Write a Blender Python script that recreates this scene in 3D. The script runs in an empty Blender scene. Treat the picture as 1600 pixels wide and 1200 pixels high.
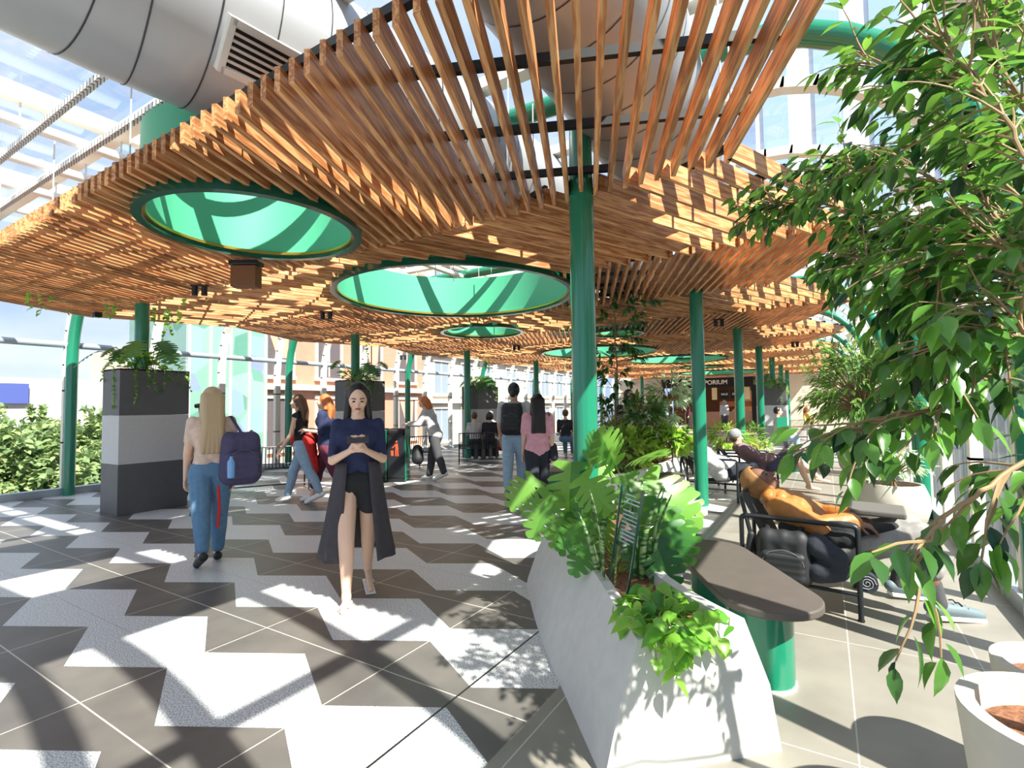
import bpy, bmesh, math, random
from math import sin, cos, pi, radians, sqrt, atan2
from mathutils import Vector, Matrix, Euler, Quaternion, noise as mnoise
V = Vector
random.seed(7)
SC = bpy.context.scene
COL = SC.collection
# ------------------------------------------------------------------ camera
# world X runs across the hall (to the right wall), Y runs along the hall, Z up
FPX, EYE = 795.0, 1.42
yaw, pitch, roll = radians(31.6), radians(2.6), radians(0.7)
F0 = V((-sin(yaw), cos(yaw), 0)); R0 = V((cos(yaw), sin(yaw), 0)); ZZ = V((0, 0, 1))
FW = F0*cos(pitch)+ZZ*sin(pitch); U0 = ZZ*cos(pitch)-F0*sin(pitch)
RT = R0*cos(roll)-U0*sin(roll); UP = U0*cos(roll)+R0*sin(roll)
cam_data = bpy.data.cameras.new('camera'); cam = bpy.data.objects.new('camera', cam_data); COL.objects.link(cam)
cam_data.sensor_width = 36.0; cam_data.lens = FPX*36.0/1600.0; cam_data.clip_start = 0.05; cam_data.clip_end = 500
M3 = Matrix((RT, UP, -FW)).transposed()
cam.matrix_world = Matrix.Translation((0, 0, EYE)) @ M3.to_4x4()
SC.camera = cam
EYEV = V((0, 0, EYE))
def ray(x, y): return FW*FPX + RT*(x-800) + UP*(600-y)
def at(x, y, z=0.0):
    d = ray(x, y); return EYEV + d*((z-EYE)/d.z)
def atd(x, y, dep): return EYEV + ray(x, y)*(dep/FPX)
# ------------------------------------------------------------------ view, world, sun
SC.view_settings.view_transform = 'Standard'; SC.view_settings.look = 'None'
SC.view_settings.exposure = 0.70; SC.view_settings.gamma = 1.0
SC.view_settings.use_curve_mapping = False
world = bpy.data.worlds.new('world'); SC.world = world; world.use_nodes = True
def world_nodes():
    nt = world.node_tree; N = nt.nodes; L = nt.links
    bg = N['Background']
    tc = N.new('ShaderNodeTexCoord')
    mp = N.new('ShaderNodeMapping'); mp.inputs['Scale'].default_value = (1.2, 1.2, 3.0)
    nz = N.new('ShaderNodeTexNoise'); nz.inputs['Scale'].default_value = 1.6; nz.inputs['Detail'].default_value = 7
    cr = N.new('ShaderNodeValToRGB')
    cr.color_ramp.elements[0].position = 0.40; cr.color_ramp.elements[0].color = (0.40, 0.55, 0.82, 1)
    cr.color_ramp.elements[1].position = 0.66; cr.color_ramp.elements[1].color = (0.82, 0.88, 0.98, 1)
    L.new(tc.outputs['Generated'], mp.inputs[0]); L.new(mp.outputs[0], nz.inputs['Vector'])
    L.new(nz.outputs['Fac'], cr.inputs[0]); L.new(cr.outputs[0], bg.inputs['Color'])
    bg.inputs['Strength'].default_value = 0.80
world_nodes()
SUNDIR = V((1.0, -0.42, 1.15)).normalized()      # towards the sun: right of and behind the camera
sd = bpy.data.lights.new('sun', 'SUN'); sd.energy = 9.0; sd.angle = radians(0.6); sd.color = (1.0, 0.94, 0.84)
so = bpy.data.objects.new('sun', sd); COL.objects.link(so)
so.rotation_euler = SUNDIR.to_track_quat('Z', 'Y').to_euler(); so.location = (10, -5, 20)
# ------------------------------------------------------------------ materials
MAT = {}
def lin(c): return tuple((x/12.92 if x <= 0.04045 else ((x+0.055)/1.055)**2.4) for x in c)
def rgb(r, g, b): return lin((r/255, g/255, b/255))
def mat(name, col, rough=0.6, metal=0.0, noise=None, bump=0.0, spec=0.5, trans=None, coat=0.0, sheen=0.0):
    """noise=(scale, amount, detail): value variation of the base colour"""
    m = bpy.data.materials.new(name); m.use_nodes = True
    nt = m.node_tree; N = nt.nodes; L = nt.links; b = N['Principled BSDF']
    b.inputs['Base Color'].default_value = (*col, 1); b.inputs['Roughness'].default_value = rough
    b.inputs['Metallic'].default_value = metal; b.inputs['Specular IOR Level'].default_value = spec
    if coat: b.inputs['Coat Weight'].default_value = coat; b.inputs['Coat Roughness'].default_value = 0.12
    if sheen: b.inputs['Sheen Weight'].default_value = sheen
    if noise:
        tc = N.new('ShaderNodeTexCoord'); nz = N.new('ShaderNodeTexNoise')
        nz.inputs['Scale'].default_value = noise[0]; nz.inputs['Detail'].default_value = noise[2] if len(noise) > 2 else 4
        mr = N.new('ShaderNodeMapRange'); mr.inputs[1].default_value = 0.3; mr.inputs[2].default_value = 0.7
        mr.inputs[3].default_value = 1-noise[1]; mr.inputs[4].default_value = 1+noise[1]
        hs = N.new('ShaderNodeHueSaturation'); hs.inputs['Color'].default_value = (*col, 1)
        L.new(tc.outputs['Object'], nz.inputs['Vector']); L.new(nz.outputs['Fac'], mr.inputs[0])
        L.new(mr.outputs[0], hs.inputs['Value']); L.new(hs.outputs[0], b.inputs['Base Color'])
        if bump:
            bp = N.new('ShaderNodeBump'); bp.inputs['Strength'].default_value = bump; bp.inputs['Distance'].default_value = 0.01
            L.new(nz.outputs['Fac'], bp.inputs['Height']); L.new(bp.outputs[0], b.inputs['Normal'])
    MAT[name] = m
    return m
def leafmat(name, c1, c2, trans=0.35, rough=0.35, under=None):
    """leaf: colour varies leaf by leaf, light passes through the blade"""
    m = bpy.data.materials.new(name); m.use_nodes = True
    nt = m.node_tree; N = nt.nodes; L = nt.links; b = N['Principled BSDF']; out = N['Material Output']
    g = N.new('ShaderNodeNewGeometry'); cr = N.new('ShaderNodeValToRGB')
    cr.color_ramp.elements[0].color = (*c1, 1); cr.color_ramp.elements[1].color = (*c2, 1)
    L.new(g.outputs['Random Per Island'], cr.inputs[0]); L.new(cr.outputs[0], b.inputs['Base Color'])
    b.inputs['Roughness'].default_value = rough
    t = N.new('ShaderNodeBsdfTranslucent'); hs = N.new('ShaderNodeHueSaturation')
    hs.inputs['Value'].default_value = 1.9; hs.inputs['Hue'].default_value = 0.475
    L.new(cr.outputs[0], hs.inputs['Color']); L.new(hs.outputs[0], t.inputs[0])
    mx = N.new('ShaderNodeMixShader'); mx.inputs[0].default_value = trans
    L.new(b.outputs[0], mx.inputs[1]); L.new(t.outputs[0], mx.inputs[2]); L.new(mx.outputs[0], out.inputs[0])
    MAT[name] = m; return m
def woodmat(name, ca, cb):
    m = bpy.data.materials.new(name); m.use_nodes = True
    nt = m.node_tree; N = nt.nodes; L = nt.links; b = N['Principled BSDF']
    tc = N.new('ShaderNodeTexCoord'); oi = N.new('ShaderNodeObjectInfo')
    ad = N.new('ShaderNodeVectorMath'); ad.operation = 'ADD'
    cmb = N.new('ShaderNodeCombineXYZ'); mul = N.new('ShaderNodeMath'); mul.operation = 'MULTIPLY'; mul.inputs[1].default_value = 37.0
    L.new(oi.outputs['Random'], mul.inputs[0])
    for i in range(3): L.new(mul.outputs[0], cmb.inputs[i])
    mp = N.new('ShaderNodeMapping'); mp.inputs['Scale'].default_value = (1.2, 14, 14)
    L.new(tc.outputs['Object'], mp.inputs[0]); L.new(mp.outputs[0], ad.inputs[0]); L.new(cmb.outputs[0], ad.inputs[1])
    nz = N.new('ShaderNodeTexNoise'); nz.inputs['Scale'].default_value = 1.5; nz.inputs['Detail'].default_value = 3
    L.new(ad.outputs[0], nz.inputs['Vector'])
    wv = N.new('ShaderNodeMath'); wv.operation = 'MULTIPLY'; wv.inputs[1].default_value = 26
    sn = N.new('ShaderNodeMath'); sn.operation = 'SINE'
    L.new(nz.outputs['Fac'], wv.inputs[0]); L.new(wv.outputs[0], sn.inputs[0])
    mr = N.new('ShaderNodeMapRange'); mr.inputs[1].default_value = -1; mr.inputs[2].default_value = 1
    L.new(sn.outputs[0], mr.inputs[0])
    cr = N.new('ShaderNodeValToRGB'); cr.color_ramp.elements[0].color = (*ca, 1); cr.color_ramp.elements[1].color = (*cb, 1)
    L.new(mr.outputs[0], cr.inputs[0])
    hs = N.new('ShaderNodeHueSaturation'); mr2 = N.new('ShaderNodeMapRange'); mr2.inputs[3].default_value = 0.78; mr2.inputs[4].default_value = 1.25
    L.new(oi.outputs['Random'], mr2.inputs[0]); L.new(mr2.outputs[0], hs.inputs['Value']); L.new(cr.outputs[0], hs.inputs['Color'])
    L.new(hs.outputs[0], b.inputs['Base Color']); b.inputs['Roughness'].default_value = 0.5
    MAT[name] = m; return m
def glassmat(name, tint, refl=0.06):
    m = bpy.data.materials.new(name); m.use_nodes = True
    nt = m.node_tree; N = nt.nodes; L = nt.links; N.remove(N['Principled BSDF'])
    t = N.new('ShaderNodeBsdfTransparent'); t.inputs[0].default_value = (*tint, 1)
    g = N.new('ShaderNodeBsdfGlossy'); g.inputs['Roughness'].default_value = 0.02
    lw = N.new('ShaderNodeLayerWeight'); lw.inputs[0].default_value = 0.25
    mr = N.new('ShaderNodeMapRange'); mr.inputs[3].default_value = refl*0.4; mr.inputs[4].default_value = refl*4
    mx = N.new('ShaderNodeMixShader')
    L.new(lw.outputs['Facing'], mr.inputs[0]); L.new(mr.outputs[0], mx.inputs[0])
    L.new(t.outputs[0], mx.inputs[1]); L.new(g.outputs[0], mx.inputs[2]); L.new(mx.outputs[0], N['Material Output'].inputs[0])
    MAT[name] = m; return m
woodmat('cedar', rgb(164, 105, 62), rgb(210, 158, 108))
mat('green_paint', rgb(27, 122, 93), 0.2, coat=0.5)
mat('dark_green_paint', rgb(6, 74, 56), 0.22, coat=0.4)
mat('drum_green', rgb(78, 172, 134), 0.5)
mat('black_metal', rgb(26, 30, 34), 0.4)
mat('rail_black', rgb(18, 18, 20), 0.5)
mat('galv', rgb(206, 206, 204), 0.38, 0.5, noise=(3, 0.06))
mat('duct', rgb(172, 174, 178), 0.42, 0.4, noise=(1.5, 0.06))
mat('seam', rgb(70, 70, 74), 0.5, 0.6)
mat('cream_frame', rgb(232, 228, 216), 0.5)
mat('white_pipe', rgb(238, 238, 238), 0.35)
mat('rail_grey', rgb(170, 182, 190), 0.35, 0.3)
mat('gold', rgb(196, 160, 70), 0.3, 0.8)
mat('concrete', rgb(192, 192, 188), 0.75, noise=(14, 0.05), bump=0.1)
mat('concrete_white', rgb(236, 236, 230), 0.7, noise=(30, 0.03), bump=0.08)
mat('dark_tile', rgb(88, 90, 92), 0.5, noise=(5, 0.06))
mat('bench_top', rgb(84, 78, 73), 0.55, noise=(8, 0.07))
mat('mulch', rgb(124, 82, 58), 0.95, noise=(60, 0.5), bump=1.0)
mat('cream_wall', rgb(226, 212, 190), 0.8, noise=(2, 0.04))
mat('black_sign', rgb(14, 14, 15), 0.4)
mat('white_text', rgb(245, 245, 240), 0.5)
mat('shade_brown', rgb(120, 74, 40), 0.6, noise=(3, 0.1))
mat('asphalt', rgb(120, 118, 118), 0.9, noise=(4, 0.1))
glassmat('glass', (0.95, 0.98, 0.97), 0.05)
glassmat('clear_plastic', (0.86, 0.93, 0.95), 0.12)
def slotted():
    m = bpy.data.materials.new('slotted_steel'); m.use_nodes = True; nt = m.node_tree; N = nt.nodes; L = nt.links; b = N['Principled BSDF']
    tc = N.new('ShaderNodeNewGeometry'); sp = N.new('ShaderNodeSeparateXYZ'); L.new(tc.outputs['Position'], sp.inputs[0])
    pp = N.new('ShaderNodeMath'); pp.operation = 'PINGPONG'; pp.inputs[1].default_value = 0.03; L.new(sp.outputs[0], pp.inputs[0])
    lt = N.new('ShaderNodeMath'); lt.operation = 'LESS_THAN'; lt.inputs[1].default_value = 0.008; L.new(pp.outputs[0], lt.inputs[0])
    mx = N.new('ShaderNodeMix'); mx.data_type = 'RGBA'; L.new(lt.outputs[0], mx.inputs[0])
    mx.inputs[6].default_value = (*rgb(240, 240, 240), 1); mx.inputs[7].default_value = (*rgb(60, 60, 60), 1)
    L.new(mx.outputs[2], b.inputs['Base Color']); b.inputs['Metallic'].default_value = 0.0; MAT['slotted_steel'] = m
slotted()
# ------------------------------------------------------------------ mesh helpers
class MB:
    def __init__(s): s.v = []; s.f = []
    def add(s, vs, fs):
        n = len(s.v); s.v.extend([tuple(p) for p in vs]); s.f.extend([tuple(i+n for i in f) for f in fs]); return s
    def box(s, c, size, rz=0.0, m=None):
        hx, hy, hz = size[0]/2, size[1]/2, size[2]/2
        vs = [V((x, y, z)) for x in (-hx, hx) for y in (-hy, hy) for z in (-hz, hz)]
        if rz: R = Matrix.Rotation(rz, 3, 'Z'); vs = [R @ p for p in vs]
        if m is not None: vs = [m @ p for p in vs]
        vs = [p+V(c) for p in vs]
        return s.add(vs, [(0, 1, 3, 2), (4, 6, 7, 5), (0, 4, 5, 1), (2, 3, 7, 6), (0, 2, 6, 4), (1, 5, 7, 3)])
    def beam(s, a, b, w, h, up=(0, 0, 1)):
        a, b = V(a), V(b); d = (b-a).normalized(); x = d.cross(V(up))
        if x.length < 1e-4: x = d.cross(V((1, 0, 0)))
        x.normalize(); y = x.cross(d)
        vs = [p+x*i*w/2+y*j*h/2 for p in (a, b) for i in (-1, 1) for j in (-1, 1)]
        return s.add(vs, [(0, 1, 3, 2), (4, 6, 7, 5), (0, 4, 5, 1), (2, 3, 7, 6), (0, 2, 6, 4), (1, 5, 7, 3)])
    def tube(s, pts, r, n=10, cap=True, closed=False, flat=1.0):
        pts = [V(p) for p in pts]; m = len(pts); rs = r if isinstance(r, (list, tuple)) else [r]*m
        rings = []; prev = None
        for i, p in enumerate(pts):
            if closed: t = (pts[(i+1) % m]-pts[i-1])
            else: t = (pts[min(i+1, m-1)]-pts[max(i-1, 0)])
            t.normalize()
            if prev is None:
                x = t.cross(V((0, 0, 1)))
                if x.length < 0.05: x = t.cross(V((0, 1, 0)))
            else: x = prev-t*prev.dot(t)
            x.normalize(); prev = x; y = t.cross(x)
            rings.append([p+(x*cos(2*pi*k/n)+y*sin(2*pi*k/n)*flat)*rs[i] for k in range(n)])
        vs = [q for rg in rings for q in rg]; fs = []
        for i in range(m if closed else m-1):
            j = (i+1) % m
            for k in range(n): fs.append((i*n+k, i*n+(k+1) % n, j*n+(k+1) % n, j*n+k))
        if cap and not closed: fs.append(tuple(range(n))[::-1]); fs.append(tuple((m-1)*n+k for k in range(n)))
        return s.add(vs, fs)
    def cyl(s, c, r, z0, z1, n=24, r2=None):
        return s.tube([(c[0], c[1], z0), (c[0], c[1], z1)], [r, r if r2 is None else r2], n)
    def lathe(s, prof, c=(0, 0, 0), n=32, closed=False):
        vs = [(c[0]+r*cos(2*pi*k/n), c[1]+r*sin(2*pi*k/n), c[2]+z) for r, z in prof for k in range(n)]; fs = []
        m = len(prof)
        for i in range(m if closed else m-1):
            j = (i+1) % m
            for k in range(n): fs.append((i*n+k, i*n+(k+1) % n, j*n+(k+1) % n, j*n+k))
        return s.add(vs, fs)
    def prism(s, poly, z0, z1):
        n = len(poly); vs = [(p[0], p[1], z0) for p in poly]+[(p[0], p[1], z1) for p in poly]
        fs = [tuple(range(n))[::-1], tuple(range(n, 2*n))]+[(i, (i+1) % n, n+(i+1) % n, n+i) for i in range(n)]
        return s.add(vs, fs)
    def loft(s, loops, cap0=True, cap1=True):
        n = len(loops[0]); vs = [q for lp in loops for q in lp]; fs = []
        for i in range(len(loops)-1):
            for k in range(n): fs.append((i*n+k, i*n+(k+1) % n, (i+1)*n+(k+1) % n, (i+1)*n+k))
        if cap0: fs.append(tuple(range(n))[::-1])
        if cap1: fs.append(tuple((len(loops)-1)*n+k for k in range(n)))
        return s.add(vs, fs)
    def ell(s, c, r, n=16, m=10, rot=None):
        c = V(c); vs = []; fs = []
        for i in range(m+1):
            th = pi*i/m
            for k in range(n):
                p = V((r[0]*sin(th)*cos(2*pi*k/n), r[1]*sin(th)*sin(2*pi*k/n), r[2]*cos(th)))
                if rot is not None: p = rot @ p
                vs.append(c+p)
        for i in range(m):
            for k in range(n): fs.append((i*n+k, (i+1)*n+k, (i+1)*n+(k+1) % n, i*n+(k+1) % n))
        return s.add(vs, fs)
    def build(s, name, m, parent=None, smooth=False, bevel=0.0, world=True, fix=True):
        me = bpy.data.meshes.new(name); me.from_pydata(s.v, [], s.f); me.validate()
        if fix:
            bm = bmesh.new(); bm.from_mesh(me)
            bmesh.ops.remove_doubles(bm, verts=bm.verts, dist=1e-5); bmesh.ops.recalc_face_normals(bm, faces=bm.faces)
            bm.to_mesh(me); bm.free()
        o = bpy.data.objects.new(name, me); COL.objects.link(o)
        me.materials.append(MAT[m] if isinstance(m, str) else m)
        if smooth:
            for p in me.polygons: p.use_smooth = True
            if smooth != 'all':
                try: me.set_sharp_from_angle(angle=radians(40))
                except Exception: pass
        if bevel:
            md = o.modifiers.new('bevel', 'BEVEL'); md.width = bevel; md.segments = 2; md.limit_method = 'ANGLE'
        if parent is not None:
            o.parent = parent
            if world:
                w = parent; loc = V((0, 0, 0))
                while w is not None: loc += w.location; w = w.parent
                if parent.type == 'EMPTY' and parent.get('local') is None: o.matrix_parent_inverse = Matrix.Translation(-loc)
        return o
def tag(o, label=None, cat=None, group=None, kind=None):
    if label: o['label'] = label
    if cat: o['category'] = cat
    if group: o['group'] = group
    if kind: o['kind'] = kind
    return o
def thing(name, label, cat, loc=(0, 0, 0), rz=0.0, group=None):
    o = bpy.data.objects.new(name, None); COL.objects.link(o); o.location = loc; o.rotation_euler = (0, 0, rz)
    o.empty_display_size = 0.1
    tag(o, label, cat, group)
    if rz: o['local'] = 1
    return o
def struct(name, mb, m, **k):
    o = mb.build(name, m, **k); o['kind'] = 'structure'; return o
def copy_tree(src, loc, rz=None, label=None, group=None):
    r = src.copy(); COL.objects.link(r); r.location = loc
    if rz is not None: r.rotation_euler = (0, 0, rz)
    if label: r['label'] = label
    if group: r['group'] = group
    for ch in list(src.children):
        c = ch.copy(); COL.objects.link(c); c.parent = r
        for g in list(ch.children):
            d = g.copy(); COL.objects.link(d); d.parent = c
    return r
def arc(c, r, a0, a1, n, axis='xz', y=0.0, r2=None):
    r2 = r if r2 is None else r2
    return [(c[0]+r*cos(a0+(a1-a0)*i/n), y, c[1]+r2*sin(a0+(a1-a0)*i/n)) for i in range(n+1)]
# ================================================================== THE SHELL
VR, VL, VC = 1.10, -11.25, -5.1      # right glass wall, left glass wall, hall centre line
UEND = 31.5
def floor_material():
    m = bpy.data.materials.new('zigzag_floor'); m.use_nodes = True
    nt = m.node_tree; N = nt.nodes; L = nt.links; b = N['Principled BSDF']
    def nd(t, op=None, **k):
        n = N.new(t)
        if op: n.operation = op
        for kk, v in k.items(): n.inputs[int(kk[1:])].default_value = v
        return n
    def ma(op, a, b_=None, c=None):
        n = N.new('ShaderNodeMath'); n.operation = op
        for i, q in enumerate((a, b_, c)):
            if q is None: continue
            if isinstance(q, (int, float)): n.inputs[i].default_value = q
            else: L.new(q, n.inputs[i])
        return n.outputs[0]
    g = N.new('ShaderNodeNewGeometry'); sp = N.new('ShaderNodeSeparateXYZ'); L.new(g.outputs['Position'], sp.inputs[0])
    x, y = sp.outputs[0], sp.outputs[1]
    # triangle wave: 1 at x = -3.16 + 1.052 k, 0 halfway
    tx = ma('PINGPONG', ma('ADD', x, 3.16+105.2), 0.526)
    tri = ma('SUBTRACT', 1.0, ma('DIVIDE', tx, 0.526))
    half = ma('ADD', ma('MULTIPLY', tri, 0.29), 0.10)
    py = ma('PINGPONG', ma('ADD', y, -2.04+98.0), 0.49)          # distance to the nearest dark centre line
    dark = ma('LESS_THAN', py, half)
    # joints
    jw = 0.0035
    jx = ma('LESS_THAN', ma('PINGPONG', ma('ADD', x, 3.16+105.2), 0.526), jw)
    jy = ma('LESS_THAN', py, jw)
    jy2 = ma('GREATER_THAN', py, 0.49-jw*0.6)
    jd = ma('MULTIPLY', ma('MAXIMUM', jx, jy), dark)
    jl = ma('MULTIPLY', jy2, ma('SUBTRACT', 1.0, dark))
    # right-hand plain grey paving: x > -1.2 and y < 14
    right = ma('MULTIPLY', ma('GREATER_THAN', x, -1.2), ma('LESS_THAN', y, 15.0))
    gx = ma('LESS_THAN', ma('PINGPONG', ma('ADD', x, -0.065+60.0), 0.30), 0.003)
    gy = ma('LESS_THAN', ma('PINGPONG', ma('ADD', y, -2.46+120.0), 0.60), 0.003)
    gj = ma('MAXIMUM', gx, gy)
    exp = ma('LESS_THAN', ma('ABSOLUTE', ma('ADD', x, 1.595)), 0.006)
    nz = N.new('ShaderNodeTexNoise'); nz.inputs['Scale'].default_value = 3.0; nz.inputs['Detail'].default_value = 5
    L.new(g.outputs['Position'], nz.inputs['Vector'])
    sk = N.new('ShaderNodeTexNoise'); sk.inputs['Scale'].default_value = 130.0; sk.inputs['Detail'].default_value = 2
    L.new(g.outputs['Position'], sk.inputs['Vector'])
    def ramp(src, p0, c0, p1, c1):
        r = N.new('ShaderNodeValToRGB'); e = r.color_ramp.elements
        e[0].position = p0; e[0].color = (*c0, 1); e[1].position = p1; e[1].color = (*c1, 1)
        L.new(src, r.inputs[0]); return r.outputs[0]
    cd = ramp(nz.outputs['Fac'], 0.3, rgb(82, 80, 79), 0.7, rgb(102, 99, 95))
    cl = ramp(sk.outputs['Fac'], 0.40, rgb(140, 146, 152), 0.54, rgb(216, 217, 218))
    cg = ramp(nz.outputs['Fac'], 0.3, rgb(126, 122, 114), 0.7, rgb(142, 138, 129))
    def mix(f, a, c):
        n = N.new('ShaderNodeMix'); n.data_type = 'RGBA'
        L.new(f, n.inputs[0])
        for i, q in ((6, a), (7, c)):
            if isinstance(q, tuple): n.inputs[i].default_value = (*q, 1)
            else: L.new(q, n.inputs[i])
        return n.outputs[2]
    col = mix(dark, cl, cd)
    col = mix(jd, col, rgb(190, 184, 172)); col = mix(jl, col, rgb(150, 150, 150))
    col2 = mix(gj, cg, rgb(184, 180, 170))
    col = mix(right, col, col2); col = mix(exp, col, rgb(30, 30, 30))
    L.new(col, b.inputs['Base Color']); b.inputs['Roughness'].default_value = 0.42
    b.inputs['Specular IOR Level'].default_value = 0.45
    MAT['floor'] = m
floor_material()
struct('floor', MB().box(((VR+VL)/2, 15.5, -0.1), (VR-VL+0.1, 36, 0.2)), 'floor')
# frame profile across the hall (x, z)
def profile(off=0.0, n=10):
    a, b = 1.45+off, 1.75+off; zc = 2.25; xr = VR-0.12+off; xl = VL+0.12-off
    cr, cl = xr-a, xl+a
    pts = [(xr, 0.0), (xr, 0.9), (xr, 1.8)]
    pts += [(cr+a*cos(t), zc+b*sin(t)) for t in [i*pi/2/n for i in range(n+1)]]
    pts += [(cl+a*cos(t), zc+b*sin(t)) for t in [pi/2+i*pi/2/n for i in range(n+1)]]
    pts += [(xl, 1.8), (xl, 0.9), (xl, 0.0)]
    return pts
ORD = ['first', 'second', 'third', 'fourth', 'fifth', 'sixth', 'seventh', 'eighth', 'ninth', 'tenth', 'eleventh', 'twelfth', 'thirteenth', 'fourteenth', 'fifteenth']
COLU = [3.5+4*k for k in range(7)]
def skew(x, u): return u+0.5*max(0, 1-u/24)*(x-VL)/(VR-VL)     # the frames stand slightly askew to the column rows
for k, u in enumerate([-0.5, 3.5, 7.7, 11.85, 15.9, 20.0, 24.0, 28.0]):
    o = struct('trim_%d' % (k+1), MB().tube([(x, skew(x, u), z) for x, z in profile(0.0)], 0.085, 16), 'green_paint', smooth=True)
# cream ribs (outside of the green frames) every 1.333 m
n = 10; k = 0; u = -1.833
while u < UEND:
    pr = profile(0.16)
    mb = MB()
    for (x0, z0), (x1, z1) in zip(pr[:-1], pr[1:]):
        if abs(x1-x0)+abs(z1-z0) < 1e-6: continue
        d = V((x1-x0, 0, z1-z0)).normalized()*0.012
        mb.beam(V((x0, u, z0))-d, V((x1, u, z1))+d, 0.09, 0.13, up=(0, 1, 0))
    struct('trim_%d' % n, mb, 'cream_frame'); n += 1; u += 1.3333
# purlins along the hall
pr = profile(0.16)
def rail(nm, x, z, w, h, m, u0=-2, u1=UEND, tube=None):
    mb = MB()
    if tube: mb.tube([(x, u0, z), (x, u1, z)], tube, 12)
    else: mb.beam((x, u0, z), (x, u1, z), w, h)
    return struct(nm, mb, m, smooth=bool(tube))
ZR = 4.0
xr_, xl_ = VR-0.12+0.16, VL+0.12-0.16
rail('trim_40', xl_+0.02, 2.6, 0, 0, 'rail_grey', tube=0.055)
rail('trim_41', xr_-0.02, 2.6, 0, 0, 'rail_grey', tube=0.055)
rail('trim_42', xl_, 0.06, 0.16, 0.12, 'rail_grey')
rail('trim_43', xr_, 0.06, 0.16, 0.12, 'rail_grey')
for i, x in enumerate((-1.5, -3.7, -5.9, -8.1, -9.2)):
    rail('trim_%d' % (44+i), x, 4.2, 0.10, 0.14, 'cream_frame')
for i, (sx, zz) in enumerate(((xr_-0.42, 3.55), (xl_+0.42, 3.55))):
    rail('trim_%d' % (50+i), sx, zz, 0.08, 0.08, 'cream_frame')
# glass skin
gp = profile(0.2)
NR = next(i for i, p in enumerate(gp) if p[1] > 3.99); 
seg = {'window_1': gp[:13], 'window_2': gp[12:15], 'window_3': gp[14:]}
for nm, ps in seg.items():
    mb = MB(); vs = []
    for x, z in ps: vs += [(x, -2, z), (x, UEND, z)]
    mb.add(vs, [(2*i, 2*i+1, 2*i+3, 2*i+2) for i in range(len(ps)-1)])
    struct(nm, mb, 'glass', smooth=True, fix=False)
# far end wall with shopfront opening
mb = MB()
SX0, SX1, SZ = -8.6, -3.3, 3.0
mb.box(((VR+0.3+SX1)/2, UEND+0.15, 1.5), (VR+0.3-SX1, 0.3, 3.0)); mb.box(((VL-0.3+SX0)/2, UEND+0.15, 1.5), (SX0-VL+0.3, 0.3, 3.0))
mb.box(((VR+VL)/2, UEND+0.15, 3.7), (VR-VL+0.6, 0.3, 1.4))
struct('wall_far', mb, 'cream_wall')
struct('trim_60', MB().box((VC, UEND-0.1, 3.06), (VR-VL-0.4, 0.25, 0.14)), 'white_pipe')

# ================================================================== TIMBER CANOPY
SL = 0.43                      # sideways run of a slat per metre of hall
HOLES = [(-4.12, 2.53, 0.80), (-4.32, 5.55, 1.57), (-5.98, 8.58, 0.79), (-5.57, 13.89, 1.59), (-3.76, 10.47, 0.49), (-4.31, 17.88, 1.58), (-4.3, 22.0, 0.8), (-4.3, 26.5, 1.9)]
PITCH = 0.115; ZS, HS, WS = 3.0, 0.128, 0.031
def clip(p0, p1):
    """cut the segment p0-p1 where it crosses a light-drum hole"""
    L0 = (p1-p0).length; d = (p1-p0)/L0; iv = [(0, L0)]
    for cx, cy, r in HOLES:
        r += 0.05; w = V((cx, cy))-p0; t = w.dot(d); q = w.length_squared-t*t
        if q < r*r:
            h = sqrt(r*r-q); a, b = t-h, t+h; nv = []
            for s, e in iv:
                if b <= s or a >= e: nv.append((s, e)); continue
                if a > s: nv.append((s, a))
                if b < e: nv.append((b, e))
            iv = nv
    return [(p0+d*s, p0+d*e) for s, e in iv if e-s > 0.04]
def slat(p0, p1, z, parent, idx):
    L_ = (p1-p0).length
    mb = MB(); mb.box((0, 0, HS/2), (L_, WS, HS))
    me = bpy.data.meshes.new('slat'); me.from_pydata(mb.v, [], mb.f); me.materials.append(MAT['cedar'])
    o = bpy.data.objects.new('slat', me); COL.objects.link(o)
    c = (p0+p1)/2; base = V(parent.location)
    o.location = (c.x-base.x, c.y-base.y, z-base.z); o.rotation_euler = (0, 0, atan2(p1.y-p0.y, p1.x-p0.x)); o.parent = parent
BAYN = 15
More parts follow.
